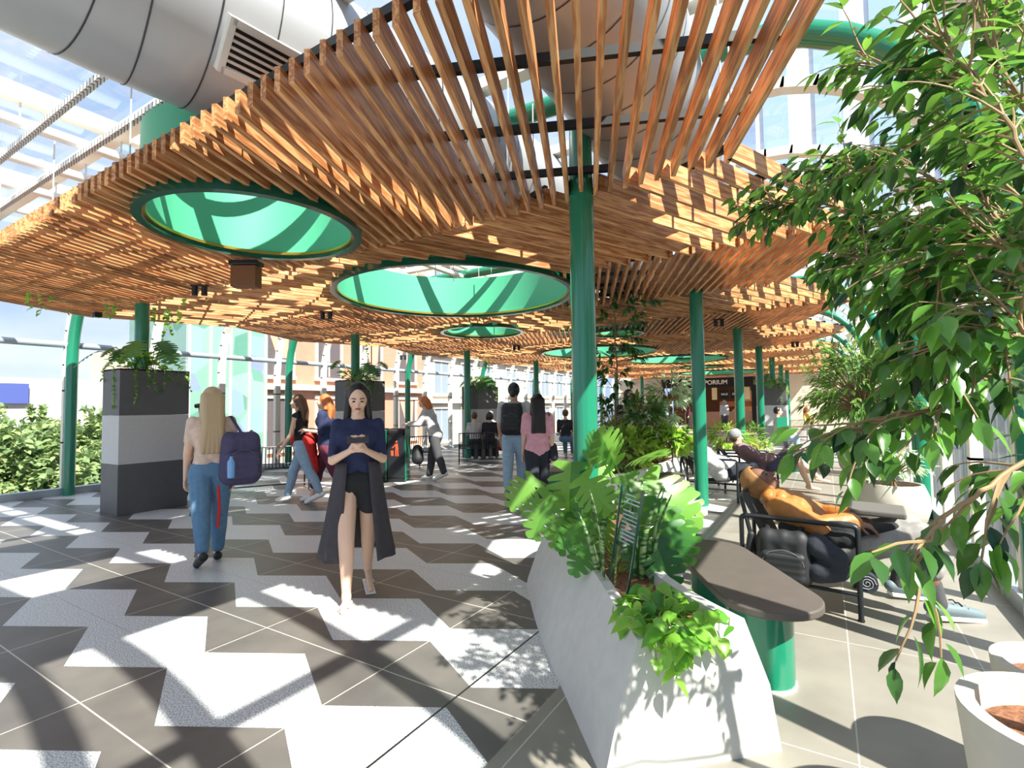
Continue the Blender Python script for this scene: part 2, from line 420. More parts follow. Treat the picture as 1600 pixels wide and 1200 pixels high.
for b in range(BAYN):
    u0, u1 = 1.52+1.985*b, 1.52+1.985*(b+1)
    odd = (b % 2 == 0)
    lab = ('nearest bay of parallel orange cedar slats hung from black rails overhead' if b == 0 else
           '%s bay of orange cedar ceiling slats counted from the camera, running %s' % (ORD[b], 'away to the left' if odd else 'away to the right'))
    t = thing('timber_slat_panel', lab, 'ceiling slats', (VC, (u0+u1)/2, ZS), group='bays of the cedar slat canopy')
    W = 1.985*SL
    xr0 = 0.38 if odd else 0.38-W
    PT = PITCH if odd else PITCH*1.95
    ns = 87 if odd else 45
    a0, a1 = u0-0.03, u1+0.03
    s = -SL if odd else SL
    pc = 0
    for i in range(ns):
        x0 = xr0-PT*i
        p0, p1 = V((x0, a0)), V((x0+s*(a1-a0), a1))
        for q0, q1 in clip(p0, p1):
            slat(q0, q1, ZS, t, i); pc += 1
    # black carrier rails square to the slats
    sd_ = V((s, 1)).normalized(); pd = V((1, -s)).normalized()
    e0 = V((xr0-PT*(ns-1), u0)); w0 = V((xr0, u0))
    lo, hi = sorted((e0.dot(sd_), w0.dot(sd_)))
    c_ = lo-2.5+0.31*(b % 2)
    while c_ < hi+2.5:
        iv = []
        for j in range(401):
            q = sd_*c_+pd*(-7.0+0.035*j*1.0+e0.dot(pd)+5)
            ok = u0+0.02 < q.y < u1-0.02 and (xr0-PT*(ns-1)+s*(q.y-u0)-0.02) < q.x < (xr0+s*(q.y-u0)+0.02)
            if ok: iv.append(q)
        if len(iv) > 5 and all((iv[j+1]-iv[j]).length < 0.05 for j in range(len(iv)-1)):
            for q0, q1 in clip(iv[0], iv[-1]):
                if (q1-q0).length > 0.15:
                    MB().beam((q0.x, q0.y, ZS+HS+0.026), (q1.x, q1.y, ZS+HS+0.026), 0.035, 0.05).build('rail', 'rail_black', t)
        c_ += 0.62
    MB().beam((xr0-PT*(ns-1), u0+0.04, ZS+HS+0.024), (xr0, u0+0.04, ZS+HS+0.024), 0.04, 0.045).build('rail', 'rail_black', t) if b not in (1, 2) else None
    if b < 6:
        for fr in (0.1, 0.9):
            for x in ([xr0-0.1-1.55*j for j in range(7)]):
                um = u0+(u1-u0)*fr; MB().tube([(x+s*(um-u0), um, ZS+HS+0.05), (x+s*(um-u0), um, 4.0)], 0.006, 5).build('hanger_rod', 'galv', t)
# light drums
for i, (cx, cy, r) in enumerate(HOLES):
    big = r > 1.0
    lab = ['green light drum with gold rim in nearest slat bay, open to the sky', 'largest green light drum seen, over the second and third slat bays', 'small dark green light drum beyond the two nearest drums, over the left aisle',
           'wide green light drum behind the big green column, past the small drum', 'small light drum partly hidden by the tall thin tree', 'wide flat green light drum just past column by the shop sign', 'small far light drum between two wide ones', 'farthest wide light drum right above the shopfront'][i]
    t = thing('light_drum', lab, 'light drum', (cx, cy, ZS), group='round green light drums in the canopy')
    MB().lathe([(r, 0.02), (r, 0.62), (r+0.02, 0.62), (r+0.02, 0.02)], (cx, cy, ZS), 64, closed=True).build('drum_wall', 'drum_green', t, smooth=True)
    MB().lathe([(r+0.004, -0.045), (r+0.004, 0.03), (r+0.07, 0.03), (r+0.07, -0.045)], (cx, cy, ZS), 64, closed=True).build('rim', 'dark_green_paint', t, smooth=True)
    MB().lathe([(r-0.022, -0.012), (r-0.022, 0.012), (r+0.003, 0.012), (r+0.003, -0.012)], (cx, cy, ZS), 64, closed=True).build('gold_ring', 'gold', t, smooth=True)
# ================================================================== COLUMNS
XA, XB = -1.52, -8.55
clr = ['tall green steel column rising from the front concrete planter', 'green column beside lounge chairs behind the orange jacket', 'third green column in right row, right of the shop sign', 'fourth green column in the right row', 'fifth green column in right row, at tall plant box', 'sixth green column in right row', 'farthest green column in right row near the shop']
cll = ['dark green column standing in the nearest tall tiled plant box on left', 'dark green column in plant box behind the woman in black', 'dark green column in plant box behind walking couple', 'fourth green column in left row, past the plant boxes', 'fifth green column in left row', 'sixth green column in left row', 'farthest green column in left row']
for k, u in enumerate(COLU):
    for X, nm in ((XA, clr[k]), (XB, cll[k])):
        t = thing('steel_column', nm, 'column', (X, u, 0), group='green steel columns')
        MB().cyl((X, u), 0.092, 0.0, 3.0, 32).build('shaft', 'green_paint', t, smooth=True)
        MB().cyl((X, u), 0.092, 3.0, 3.95, 24, 0.075).build('upper_shaft', 'green_paint', t, smooth=True)
        MB().lathe([(0.092, 0.0), (0.11, 0.0), (0.11, 0.012), (0.092, 0.012)], (X, u, 0), 32, closed=True).build('base_collar', 'white_pipe', t)
# ================================================================== DUCTS AND PIPES
def duct(lab, path, r, seams, vents=()):
    t = thing('air_duct', lab, 'duct', path[0])
    MB().tube(path, r, 48).build('duct_body', 'duct', t, smooth=True)
    L_ = [0]; P = [V(p) for p in path]
    for a, b in zip(P[:-1], P[1:]): L_.append(L_[-1]+(b-a).length)
    def pt(s):
        for i in range(len(P)-1):
            if s <= L_[i+1]: f = (s-L_[i])/(L_[i+1]-L_[i]); return P[i].lerp(P[i+1], f), (P[i+1]-P[i]).normalized()
        return P[-1], (P[-1]-P[-2]).normalized()
    mb = MB(); s = 0.2
    while s < L_[-1]:
        c, d = pt(s); mb.tube([c-d*0.004, c+d*0.004], r+0.004, 48, cap=False); mb.tube([c-d*0.004, c+d*0.004], r-0.002, 48, cap=False); s += seams
    mb.build('seam', 'seam', t)
    for (s0, ln, ang, w) in vents:
        c, d = pt(s0); side = d.cross(V((0, 0, 1))).normalized(); nrm = side*cos(ang)+V((0, 0, 1))*sin(ang); tang = d.cross(nrm).normalized()
        fr = MB(); ctr = c+nrm*(r+0.02)
        m = Matrix((d, tang, nrm)).transposed()
        fr.box(ctr+tang*(w/2), (ln, 0.035, 0.1), m=m); fr.box(ctr-tang*(w/2), (ln, 0.035, 0.1), m=m)
        fr.box(ctr+d*(ln/2), (0.035, w+0.035, 0.1), m=m); fr.box(ctr-d*(ln/2), (0.035, w+0.035, 0.1), m=m)
        f = fr.build('vent_frame', 'galv', t)
        bk = MB(); bk.box(ctr-nrm*0.01, (ln-0.02, w-0.02, 0.02), m=m); bk.build('vent_backing', 'rail_black', t)
        sl = MB()
        for q in range(7): sl.box(ctr+tang*(-w/2+w*(q+0.5)/7)+nrm*0.02, (ln-0.03, 0.016, 0.03), m=m)
        sl.build('louver', 'galv', t)
    return t
duct('large silver air duct with louvred grille above the near slats', [(-3.35, -1.0, 3.92), (-3.32, 1.2, 3.9), (-3.12, 2.2, 3.85), (-2.9, 3.4, 3.8), (-2.75, 7, 3.75), (-2.75, 16, 3.75)], 0.56, 0.3, [(3.0, 0.75, radians(-42), 0.26)])
duct('silver air duct straight over the near slats beside the big column', [(-1.12, -1.0, 3.85), (-1.15, 3.2, 3.85), (-1.2, 4.6, 3.8), (-1.25, 16, 3.75)], 0.5, 0.33, [(7.4, 0.9, radians(-60), 0.28)])
duct('pale round duct far left above the canopy edge', [(-9.6, 1.6, 3.62), (-9.5, 12, 3.62)], 0.22, 0.5, [(0.6, 0.7, radians(-55), 0.18)])
for i, (x, l) in enumerate(((-4.4, 'white sprinkler pipe nearest the silver duct'), (-5.9, 'second white overhead pipe left of the silver duct'), (-6.75, 'third white overhead pipe left of the silver duct'), (-7.6, 'white overhead pipe farthest left of the silver duct'))):
    t = thing('overhead_pipe', l, 'pipe', (x, 0, 3.95), group='white pipes under the glass roof')
    MB().tube([(x, -1.5, 3.95), (x, UEND, 3.95)], 0.05, 14).build('pipe', 'white_pipe', t, smooth=True)
    for j in range(10):
        y = 0.7+0.75*j; MB().tube([(x, y, 3.9), (x, y, 4.2)], 0.008, 6).build('pipe_clip', 'galv', t)
for u, l in ((1.5, 'slotted steel channel crossing under the roof, nearer one'), (1.88, 'slotted steel channel crossing under the roof, farther one')):
    t = thing('steel_channel', l, 'channel', (-6.5, u, 3.84))
    mb = MB().box((-6.6, u, 3.86), (6.0, 0.045, 0.006)); mb.box((-6.6, u-0.022, 3.84), (6.0, 0.004, 0.045)); mb.box((-6.6, u+0.022, 3.84), (6.0, 0.004, 0.045))
    mb.build('channel', 'slotted_steel', t)
# ================================================================== PLANTS: leaf shapes
leafmat('ficus_leaf', rgb(18, 54, 32), rgb(100, 156, 60), 0.32, 0.24)
leafmat('light_leaf', rgb(96, 148, 52), rgb(176, 206, 96), 0.45, 0.4)
leafmat('mid_leaf', rgb(58, 108, 52), rgb(128, 168, 84), 0.4, 0.4)
leafmat('dark_leaf', rgb(30, 72, 44), rgb(74, 124, 58), 0.3, 0.35)
leafmat('pale_leaf', rgb(138, 170, 132), rgb(206, 222, 192), 0.3, 0.45)
leafmat('monstera_leaf', rgb(66, 124, 46), rgb(132, 182, 78), 0.42, 0.32)
leafmat('monstera_dark', rgb(34, 92, 44), rgb(80, 140, 60), 0.35, 0.32)
leafmat('pothos_leaf', rgb(70, 138, 46), rgb(138, 190, 72), 0.4, 0.3)
leafmat('outdoor_leaf', rgb(88, 118, 74), rgb(152, 170, 112), 0.25, 0.7)
mat('bark', rgb(128, 104, 78), 0.85, noise=(40, 0.25), bump=0.5)
mat('twig', rgb(146, 120, 86), 0.7)
mat('stem_green', rgb(120, 150, 74), 0.5)
def snake_mat():
    m = bpy.data.materials.new('snake_leaf'); m.use_nodes = True; nt = m.node_tree; N = nt.nodes; L = nt.links; b = N['Principled BSDF']
    tc = N.new('ShaderNodeTexCoord'); mp = N.new('ShaderNodeMapping'); mp.inputs['Scale'].default_value = (8, 8, 55)
    nz = N.new('ShaderNodeTexNoise'); nz.inputs['Scale'].default_value = 1.0; nz.inputs['Detail'].default_value = 2
    cr = N.new('ShaderNodeValToRGB'); e = cr.color_ramp.elements
    e[0].position = 0.45; e[0].color = (*rgb(52, 96, 50), 1); e[1].position = 0.55; e[1].color = (*rgb(150, 178, 112), 1)
    L.new(tc.outputs['Object'], mp.inputs[0]); L.new(mp.outputs[0], nz.inputs[0]); L.new(nz.outputs['Fac'], cr.inputs[0]); L.new(cr.outputs[0], b.inputs['Base Color'])
    b.inputs['Roughness'].default_value = 0.35; MAT['snake_leaf'] = m
snake_mat()
def rnd(a, b): return random.uniform(a, b)
def rvec(s=1.0): return V((rnd(-s, s), rnd(-s, s), rnd(-s, s)))
def frame(d, n):
    d = V(d).normalized(); n = V(n); n = n-d*n.dot(d)
    if n.length < 1e-3: n = V((0, 0, 1)).cross(d) if abs(d.z) < 0.9 else V((1, 0, 0))
    n.normalize(); return d, n, d.cross(n).normalized()
OVAL = [(0.0, 0.0), (0.12, 0.55), (0.32, 1.0), (0.55, 0.92), (0.78, 0.5), (0.9, 0.16), (1.0, 0.0)]
OVAL3 = [(0.0, 0.0), (0.35, 1.0), (0.7, 0.7), (1.0, 0.0)]
LANCE = [(0.0, 0.0), (0.3, 0.9), (0.6, 0.8), (1.0, 0.0)]
HEART = [(-0.12, 0.0), (-0.1, 0.6), (0.1, 1.0), (0.4, 0.95), (0.7, 0.55), (0.92, 0.12), (1.0, 0.0)]
def leaf(mb, p, d, n, L_, W, shape=OVAL, fold=0.25, droop=0.25):
    d, n, s = frame(d, n); p = V(p); mid = []; lf = []; rt = []
    for t, w in shape:
        c = p+d*(t*L_)-n*(droop*L_*t*t); hw = w*W/2
        mid.append(c)
        if w > 0: lf.append(c+s*hw+n*(fold*hw)); rt.append(c-s*hw+n*(fold*hw))
    m = len(mid); vs = mid+lf+rt; k = m-2; fs = []
    fs.append((0, 1, m)); fs.append((0, m+k, 1))
    for i in range(1, m-2):
        fs.append((i, i+1, m+i, m+i-1)); fs.append((i, m+k+i-1, m+k+i, i+1))
    fs.append((m-2, m-1, m+k-1)); fs.append((m-2, m+2*k-1, m-1))
    mb.add(vs, fs)
def monstera(mb, p, d, n, S, droop=0.25, lobes=6):
    """split leaf: whole along the midrib, lobed towards the margin"""
    d, n, s = frame(d, n); p = V(p)
    def w(t): return S*0.46*(sin(pi*min(1, (t+0.16)/1.18))**0.62)*(1.0 if t < 0.6 else 1.0-0.25*(t-0.6)/0.4)
    def P(t, f, side):
        ww = w(t)*f; tt = t+0.10*f-0.16*f*(1 if t < 0.15 else 0)
        return p+d*(tt*S)+s*(side*ww)-n*(droop*S*t*t+0.18*ww*f)+n*(0.1*ww)
    N = lobes*2
    for side in (1, -1):
        ts = [i/N for i in range(N+1)]
        inner = [P(t, 0.0, side) for t in ts]+[P(t, 0.30, side) for t in ts]
        m = N+1
        fs = [(i, i+1, m+i+1, m+i) for i in range(N)]
        vs = list(inner)
        for j in range(lobes):
            a, b = 2*j, 2*j+2; ta, tb = ts[a], ts[b]; g = (tb-ta)*0.2
            base = len(vs)
            vs += [P(ta+g, 0.97, side), P((ta+tb)/2, 1.06, side), P(tb-g, 0.97, side)]
            fs += [(m+a, m+a+1, base+1, base), (m+a+1, m+b, base+2, base+1)]
        if side < 0: fs = [f[::-1] for f in fs]
        mb.add(vs, fs)
def crown(mbL, mbT, c, r, nt, nl, L_, W, shape=OVAL3, squash=1.0, up=0.2, jit=0.6, tw=0.006):
    """twigs fanning from the middle of an ellipsoid, leaves along their outer part"""
    c = V(c)
    for i in range(nt):
        a = rnd(0, 2*pi); z = rnd(-0.75, 1.0); q = sqrt(max(0, 1-z*z))
        d = V((cos(a)*q, sin(a)*q, z*squash)); R = r*rnd(0.65, 1.05)
        tip = c+V((d.x*R, d.y*R, d.z*R)); st = c+d*r*0.1-V((0, 0, r*0.3))
        mid = st.lerp(tip, 0.5)+V((0, 0, up*r*0.5))
        if mbT is not None: mbT.tube([st, mid, tip], [tw, tw*0.7, tw*0.3], 4, cap=False)
        for j in range(nl):
            t = rnd(0.45, 1.0); b = mid.lerp(tip, (t-0.45)/0.55) if t > 0.45 else mid
            ld = (tip-mid).normalized()+rvec(jit)+V((0, 0, -0.35))
            leaf(mbL, b+rvec(0.04*r), ld, V((0, 0, 1))+rvec(0.6), L_*rnd(0.7, 1.2), W*rnd(0.8, 1.2), shape)
def vine(mbL, mbS, p0, ln, sway=0.15, step=0.055, sz=0.055, shape=HEART, out=V((0, 0, 0))):
    p = V(p0); pts = [p.copy()]; d = V((rnd(-1, 1), rnd(-1, 1), 0))*sway+out; d.z = -0.35; n_ = int(ln/step)
    for i in range(n_):
        d = (d*0.8+V((rnd(-1, 1)*sway, rnd(-1, 1)*sway, -0.5))); d.normalize(); p = p+d*step; pts.append(p.copy())
        ld = V((rnd(-1, 1), rnd(-1, 1), -0.5)); leaf(mbL, p, ld, V((ld.x, ld.y, 0.8)), sz*rnd(0.7, 1.3), sz*rnd(0.7, 1.1), shape)
    if len(pts) > 1: mbS.tube(pts, 0.0025, 4, cap=False)
# ================================================================== TALL TILED PLANT BOXES
mat('granite_band', rgb(186, 188, 188), 0.6, noise=(180, 0.12, 2))
def plant_box(X, U, w, l, lab, plab, h=2.02, seed=1, monst=7):
    random.seed(seed)
    t = thing('plant_box', lab, 'planter', (X, U, 0), group='tall tiled plant boxes round the columns')
    cw = 0.11
    def ring(z0, z1, nm, m):
        mb = MB(); o = [(-w/2, -l/2), (w/2, -l/2), (w/2, l/2), (-w/2, l/2)]
        mb.prism([(X+a, U+b) for a, b in o], z0, z1); mb.build(nm, m, t, bevel=0.003)
    ring(0, 0.69, 'base_panel', 'dark_tile'); ring(0.693, 1.37, 'granite_panel', 'granite_band'); ring(1.373, h, 'top_panel', 'dark_tile')
    ring(h-0.02, h+0.005, 'soil', 'mulch')
    q = thing('box_plants', plab, 'plants', (X, U, h), group='plants in the tall plant boxes')
    L1, L2, S = MB(), MB(), MB()
    for i in range(monst):
        a = rnd(0, 2*pi) if i % 2 else rnd(-1.9, .4); r = rnd(0.05, 0.22); b = V((X+cos(a)*r, U+sin(a)*r, h)); tip = b+V((cos(a)*rnd(0.12, 0.4), sin(a)*rnd(0.12, 0.45), rnd(0.12, 0.42)))
        S.tube([b, b.lerp(tip, 0.5)+V((0, 0, 0.1)), tip], 0.006, 5)
        monstera(L1, tip, V((cos(a), sin(a), -0.6)), V((cos(a)*0.7, sin(a)*0.7-0.3, 1)), rnd(0.2, 0.34))
    for i in range(170):
        a = rnd(0, 2*pi); r = rnd(0.0, 0.34); b = V((X+cos(a)*r, U+sin(a)*l/2*r/0.3*0.9, h+rnd(0, 0.26)))
        leaf(L2, b, V((cos(a), sin(a), rnd(-0.4, 1))), V((0, 0, 1))+rvec(.4), rnd(0.07, 0.13), 0.06, HEART)
    for i in range(12):
        side = random.choice([(w/2+0.01, rnd(-l/2, l/2)), (rnd(-w/2, w/2), -l/2-0.01), (w/2+0.01, rnd(-l/2, l/2))])
        vine(L2, S, (X+side[0], U+side[1], h+0.04), rnd(0.15, 0.6), 0.1)
    for i in range(4):
        a = rnd(0, 2*pi); vine(L2, S, (X+cos(a)*0.25, U+sin(a)*0.3, 2.98), rnd(0.15, 0.6), 0.12)
    L1.build('monstera_leaves', 'monstera_dark', q, fix=False, smooth='all'); L2.build('ivy_leaves', 'pothos_leaf', q, fix=False); S.build('stems', 'stem_green', q, fix=False)
plant_box(-8.54, 3.58, 0.54, 0.9, 'nearest tall dark tiled plant box with grey granite band, left of frame', 'monstera and trailing ivy on the nearest tall plant box', seed=3, monst=9)
plant_box(-8.5, 7.6, 0.54, 0.9, 'dark tiled plant box behind the woman in black, next to waste bins', 'leafy plants on top of the box behind the woman in black', seed=5)
plant_box(-8.6, 12.2, 0.6, 1.0, 'tiled plant box left of the couple walking away, behind benches', 'bushy plants on the box left of the walking couple', seed=9, monst=10)
plant_box(-1.55, 19.5, 0.9, 0.9, 'grey and white plant box far right near the shop wall', 'bright green plants on the far right box near the shop', seed=12, monst=12)
# ================================================================== FRONT CONCRETE PLANTER
def inset(poly, d):
    n = len(poly); out = []
    A = sum(poly[i][0]*poly[(i+1) % n][1]-poly[(i+1) % n][0]*poly[i][1] for i in range(n))
    sg = 1 if A > 0 else -1
    for i in range(n):
        a, b, c = V(poly[i-1]), V(poly[i]), V(poly[(i+1) % n])
        e1 = (b-a).normalized(); e2 = (c-b).normalized(); n1 = V((-e1.y, e1.x))*sg; n2 = V((-e2.y, e2.x))*sg
        m_ = (n1+n2).normalized(); k = d/max(0.5, m_.dot(n1)); out.append(tuple(b+m_*k))
    return out
def smooth_poly(P, hard=(), it=2):
    """round a closed outline, keeping the listed corners"""
    pts = [(V(p), i in hard) for i, p in enumerate(P)]
    for _ in range(it):
        n = len(pts); out = []
        for i in range(n):
            p, h = pts[i]; q = pts[(i+1) % n][0]; pr = pts[i-1][0]
            if h: out.append((p, True))
            else:
                if not pts[i-1][1] : out.append((p.lerp(pr, 0.25), False))
                out.append((p.lerp(q, 0.25), False))
        pts = out
    return [tuple(p) for p, h in pts]
rimP = [(-.33, 2.42), (-.66, 1.99), (-.865, 2.29), (-1.215, 2.81), (-1.66, 3.42), (-2.02, 3.85), (-2.06, 4.4), (-1.85, 5.0), (-1.55, 5.45), (-1.32, 5.35), (-1.18, 4.6), (-1.12, 3.7), (-.86, 2.92), (-.54, 2.58)]
basP = [(-.20, 2.40), (-.76, 1.86), (-1.06, 2.22), (-1.48, 2.72), (-1.86, 3.24), (-2.22, 3.78), (-2.27, 4.4), (-1.98, 5.1), (-1.58, 5.6), (-1.22, 5.45), (-1.06, 4.6), (-1.0, 3.7), (-.76, 3.0), (-.42, 2.66)]
def planter(name_lab, rim, base, zt, hard, mt='concrete', loc=None):
    n = len(rim)
    r2 = smooth_poly(rim, hard); b2 = smooth_poly(base, hard)
    mid = [((a[0]*0.5+b[0]*0.5), (a[1]*0.5+b[1]*0.5)) for a, b in zip(r2, b2)]
    mid = inset(mid, -0.02)
    mid[0:0] = []
    i1 = inset(r2, 0.055); i2 = inset(r2, 0.075)
    loc = loc or (sum(p[0] for p in base)/n, sum(p[1] for p in base)/n, 0)
    t = thing('concrete_planter', name_lab, 'planter', loc)
    lp = lambda P, z: [(x, y, z) for x, y in P]
    MB().loft([lp(b2, 0.0), lp(mid, zt*0.5), lp(r2, zt), lp(i1, zt), lp(i2, zt-0.09)], cap0=True, cap1=True).build('shell', mt, t, smooth=True)
    bm = MB(); ip = inset(r2, 0.07); bm.prism(ip, zt-0.12, zt-0.055); bm.build('mulch', 'mulch', t)
    return t
planter('big foreground concrete planter, boat shaped, wrapping the green column', rimP, basP, 0.5, (0, 1))
# bench wrapping it
def bench(lab, a, b, r, z=0.45, legs=None, leg_r=0.13):
    a, b = V(a), V(b); d = (b-a).normalized(); s = V((-d.y, d.x)); P = []
    an = atan2(d.y, d.x)
    for i in range(17): q = an+pi/2+pi*i/16; P.append((a.x+r*cos(q), a.y+r*sin(q)))
    for i in range(17): q = an-pi/2+pi*i/16; P.append((b.x+r*cos(q), b.y+r*sin(q)))
    c = (a+b)/2; t = thing('bench', lab, 'bench', (c.x, c.y, 0), group='dark topped benches on green drums')
    MB().prism(P, z-0.04, z).build('bench_top', 'bench_top', t, bevel=0.008, smooth=True)
    for f in (legs or (0.06, 0.9)):
        p = a.lerp(b, f); q = p+d*0.10; LP = []
        for i in range(13): w = an+pi/2+pi*i/12; LP.append((p.x-d.x*0.02+leg_r*cos(w), p.y-d.y*0.02+leg_r*sin(w)))
        for i in range(13): w = an-pi/2+pi*i/12; LP.append((q.x+leg_r*cos(w), q.y+leg_r*sin(w)))
        L = MB().prism(LP, 0.0, z-0.04).build('leg', 'green_paint', t, smooth=True)
        MB().prism(inset(LP, -0.006), 0.0, 0.012).build('foot_trim', 'white_pipe', L)
    return t
bench('oval dark bench on green drum legs beside the foreground planter', (-0.28, 2.93), (-0.70, 3.66), 0.245, legs=(0.08, 0.86))
# ------------------------------------------------------------------ plants in the front planter
random.seed(21)
MZ = 0.45
def mplant(lab, leaves, base, name='monstera_plant', matl='monstera_leaf'):
    t = thing(name, lab, 'plant', base, group='monsteras in the foreground planter')
    L_, S = MB(), MB()
    for (px, py, dep, S_, tx, ty, drp) in leaves:
        p = atd(px, py, dep); tgt = atd(px+tx, py+ty, dep-0.12)
        d = (tgt-p).normalized(); n = (EYEV-p).normalized()*0.7+V((0.25, -0.1, 0.8))+rvec(.45)
        monstera(L_, p, d, n, S_, drp); b = V(base)
        S.tube([b, b.lerp(p, 0.5)+V((0, 0, 0.1)), p], [0.009, 0.007, 0.005], 6)
    L_.build('leaves', matl, t, fix=False, smooth='all'); S.build('stems', 'stem_green', t, fix=False)
B1, B2, B3 = at(905, 830, MZ), at(1000, 850, MZ), at(960, 880, MZ)
mplant('monstera with broad split leaves on planter left, one leaf arching over the floor', [(893, 722, 3.55, .36, -6, 75, .3), (862, 770, 3.4, .3, -25, 50, .3), (838, 748, 3.5, .26, -52, 52, .2), (905, 745, 3.3, .28, 30, 30, .3), (925, 815, 3.1, .26, -50, 35, .3), (885, 800, 3.5, .24, -18, 44, .3), (918, 720, 3.6, .26, 20, -34, .1)], tuple(B1))
mplant('monstera with sunlit yellow green leaves right behind the acrylic sign', [(962, 728, 3.4, .32, -14, -34, .1), (975, 742, 3.3, .3, 22, 40, .3), (1005, 745, 3.3, .42, 46, 34, .35), (990, 720, 3.5, .3, 20, -10, .2), (1020, 775, 3.2, .32, 22, 55, .35), (1040, 800, 3.1, .3, 24, 50, .4), (945, 760, 3.4, .3, -24, 40, .3), (950, 800, 3.3, .24, -8, 46, .3), (930, 700, 3.8, .3, 5, 40, .2), (1035, 760, 3.5, .3, 40, 20, .3)], tuple(B2))
mplant('monstera with low dark leaves on planter right, drooping to the bench', [(1022, 845, 2.9, .28, 32, 60, .35), (1045, 815, 3.0, .26, 18, 66, .4), (995, 830, 3.0, .24, 8, 50, .3), (930, 850, 3.0, .22, -30, 30, .3)], tuple(B3), matl='monstera_dark')
def snake(lab, blades, base):
    t = thing('snake_plant', lab, 'plant', tuple(base), group='snake plants in the foreground planter')
    for (dx, dy, h, lean, w) in blades:
        b = V(base)+V((dx, dy, 0)); a = rnd(0, 2*pi); ld = V((cos(lean), sin(lean), 0))*0.12
        tw = rnd(0, pi); vs = []; nn = 9
        for i in range(nn):
            tt = i/(nn-1); ww = w*(0.7+0.9*tt if tt < 0.4 else 1.06)*(1-max(0, tt-0.75)/0.25*0.97)
            an = tw+tt*1.2; s = V((cos(an), sin(an), 0)); q = V((-s.y, s.x, 0))
            c = b+ld*tt*tt+V((0, 0, h*tt))
            vs += [c+s*ww/2+q*ww*0.15, c+q*-0.004, c-s*ww/2+q*ww*0.15, c+q*0.004-q*0.0]
        fs = [(4*i+j, 4*i+(j+1) % 4, 4*i+4+(j+1) % 4, 4*i+4+j) for i in range(nn-1) for j in range(4)]
        MB().add(vs, fs).build('blade', 'snake_leaf', t, smooth='all', fix=False)
snake('tall snake plant left of the acrylic sign, four banded blades', [(0, 0, .50, 2.6, .055), (.05, .03, .44, 1.0, .05), (-.05, .04, .38, 3.2, .05), (.02, -.05, .33, 5, .045)], at(945, 915, MZ))
snake('snake plant right of the acrylic sign with upright banded blades', [(0, 0, .52, .4, .055), (.05, .05, .46, .8, .05), (-.05, .03, .40, 2, .05), (.03, .1, .48, 1.2, .05)], at(1005, 905, MZ))
snake('low snake plant at the planter edge under the big split leaves', [(0, 0, .34, 2.2, .05), (.06, .04, .3, 1.5, .045)], at(918, 880, MZ))
# pothos spilling over the near end
random.seed(5)
pb = at(1035, 965, MZ); t = thing('pothos_plant', 'bright ivy like pothos spilling over the near end of the foreground planter', 'plant', tuple(pb))
L_, S = MB(), MB()
for i in range(120):
    a = rnd(0, 2*pi); r = sqrt(rnd(0, 1)); px = 1048+r*78*cos(a); py = 962+r*46*sin(a)+0.15*(px-1048)
    if px > 1140: continue
    b = at(px, py, MZ+rnd(0.02, 0.10)); leaf(L_, b, V((rnd(-1, 1), rnd(-1, 1), -0.3)), V((0.1, -0.4, 1))+rvec(0.3), rnd(.065, .1), rnd(.055, .08), HEART)
    if i % 3 == 0: S.tube([pb, pb.lerp(b, .5)+V((0, 0, .03)), b], 0.003, 4)
for (px, py, ln) in ((1025, 1000, .10), (1040, 1002, .14), (1060, 1000, .1), (1090, 995, .06), (1120, 985, .07), (1050, 1004, .12), (1140, 965, .04)):
    vine(L_, S, at(px, py, 0.515), ln, 0.25, 0.035, 0.065, out=V((0.3, -0.3, 0)))
L_.build('leaves', 'pothos_leaf', t, fix=False, smooth='all'); S.build('stems', 'stem_green', t, fix=False)
# herb tuft
hb = at(965, 900, MZ); t = thing('feathery_herb', 'small feathery herb between the two sign legs', 'plant', tuple(hb)); L_ = MB()
for i in range(90):
    a = rnd(0, 2*pi); b = hb+V((cos(a)*rnd(0, .06), sin(a)*rnd(0, .06), rnd(0, .16))); leaf(L_, b, V((cos(a), sin(a), 1)), V((0, 0, 1)), .04, .008, OVAL3)
L_.build('fronds', 'light_leaf', t, fix=False)
# acrylic sign on two green rods
ga, gb = at(950, 927, MZ-0.05), at(977, 950, MZ-0.05)
t = thing('acrylic_sign', 'clear acrylic information sign on two dark green rods in the planter', 'sign', tuple((ga+gb)/2))
ta, tb = atd(972, 757, 2.62), atd(1005, 768, 2.45)
MB().tube([ga, ta], 0.007, 8).build('rod', 'dark_green_paint', t); MB().tube([gb, tb], 0.007, 8).build('rod', 'dark_green_paint', t)
e = (tb-ta); dn = (ga-ta).normalized()*0.40; nn = e.cross(dn).normalized()
mb = MB(); c0 = [ta, tb, tb+dn, ta+dn]; mb.add([p+nn*0.006 for p in c0]+[p+nn*0.011 for p in c0], [(0, 1, 2, 3), (7, 6, 5, 4), (0, 4, 5, 1), (1, 5, 6, 2), (2, 6, 7, 3), (3, 7, 4, 0)])
pn = mb.build('panel', 'clear_plastic', t)
mb = MB()
for i in range(13):
    f = 0.12+0.055*i
    if i == 3: continue
    w = 0.75 if i % 4 else 0.5
    a = ta+dn*f+e*0.12+nn*0.013; b = a+e*w; mb.beam(a, b, 0.0015, 0.006, up=dn)
mb.build('text_lines', 'white_text', pn)
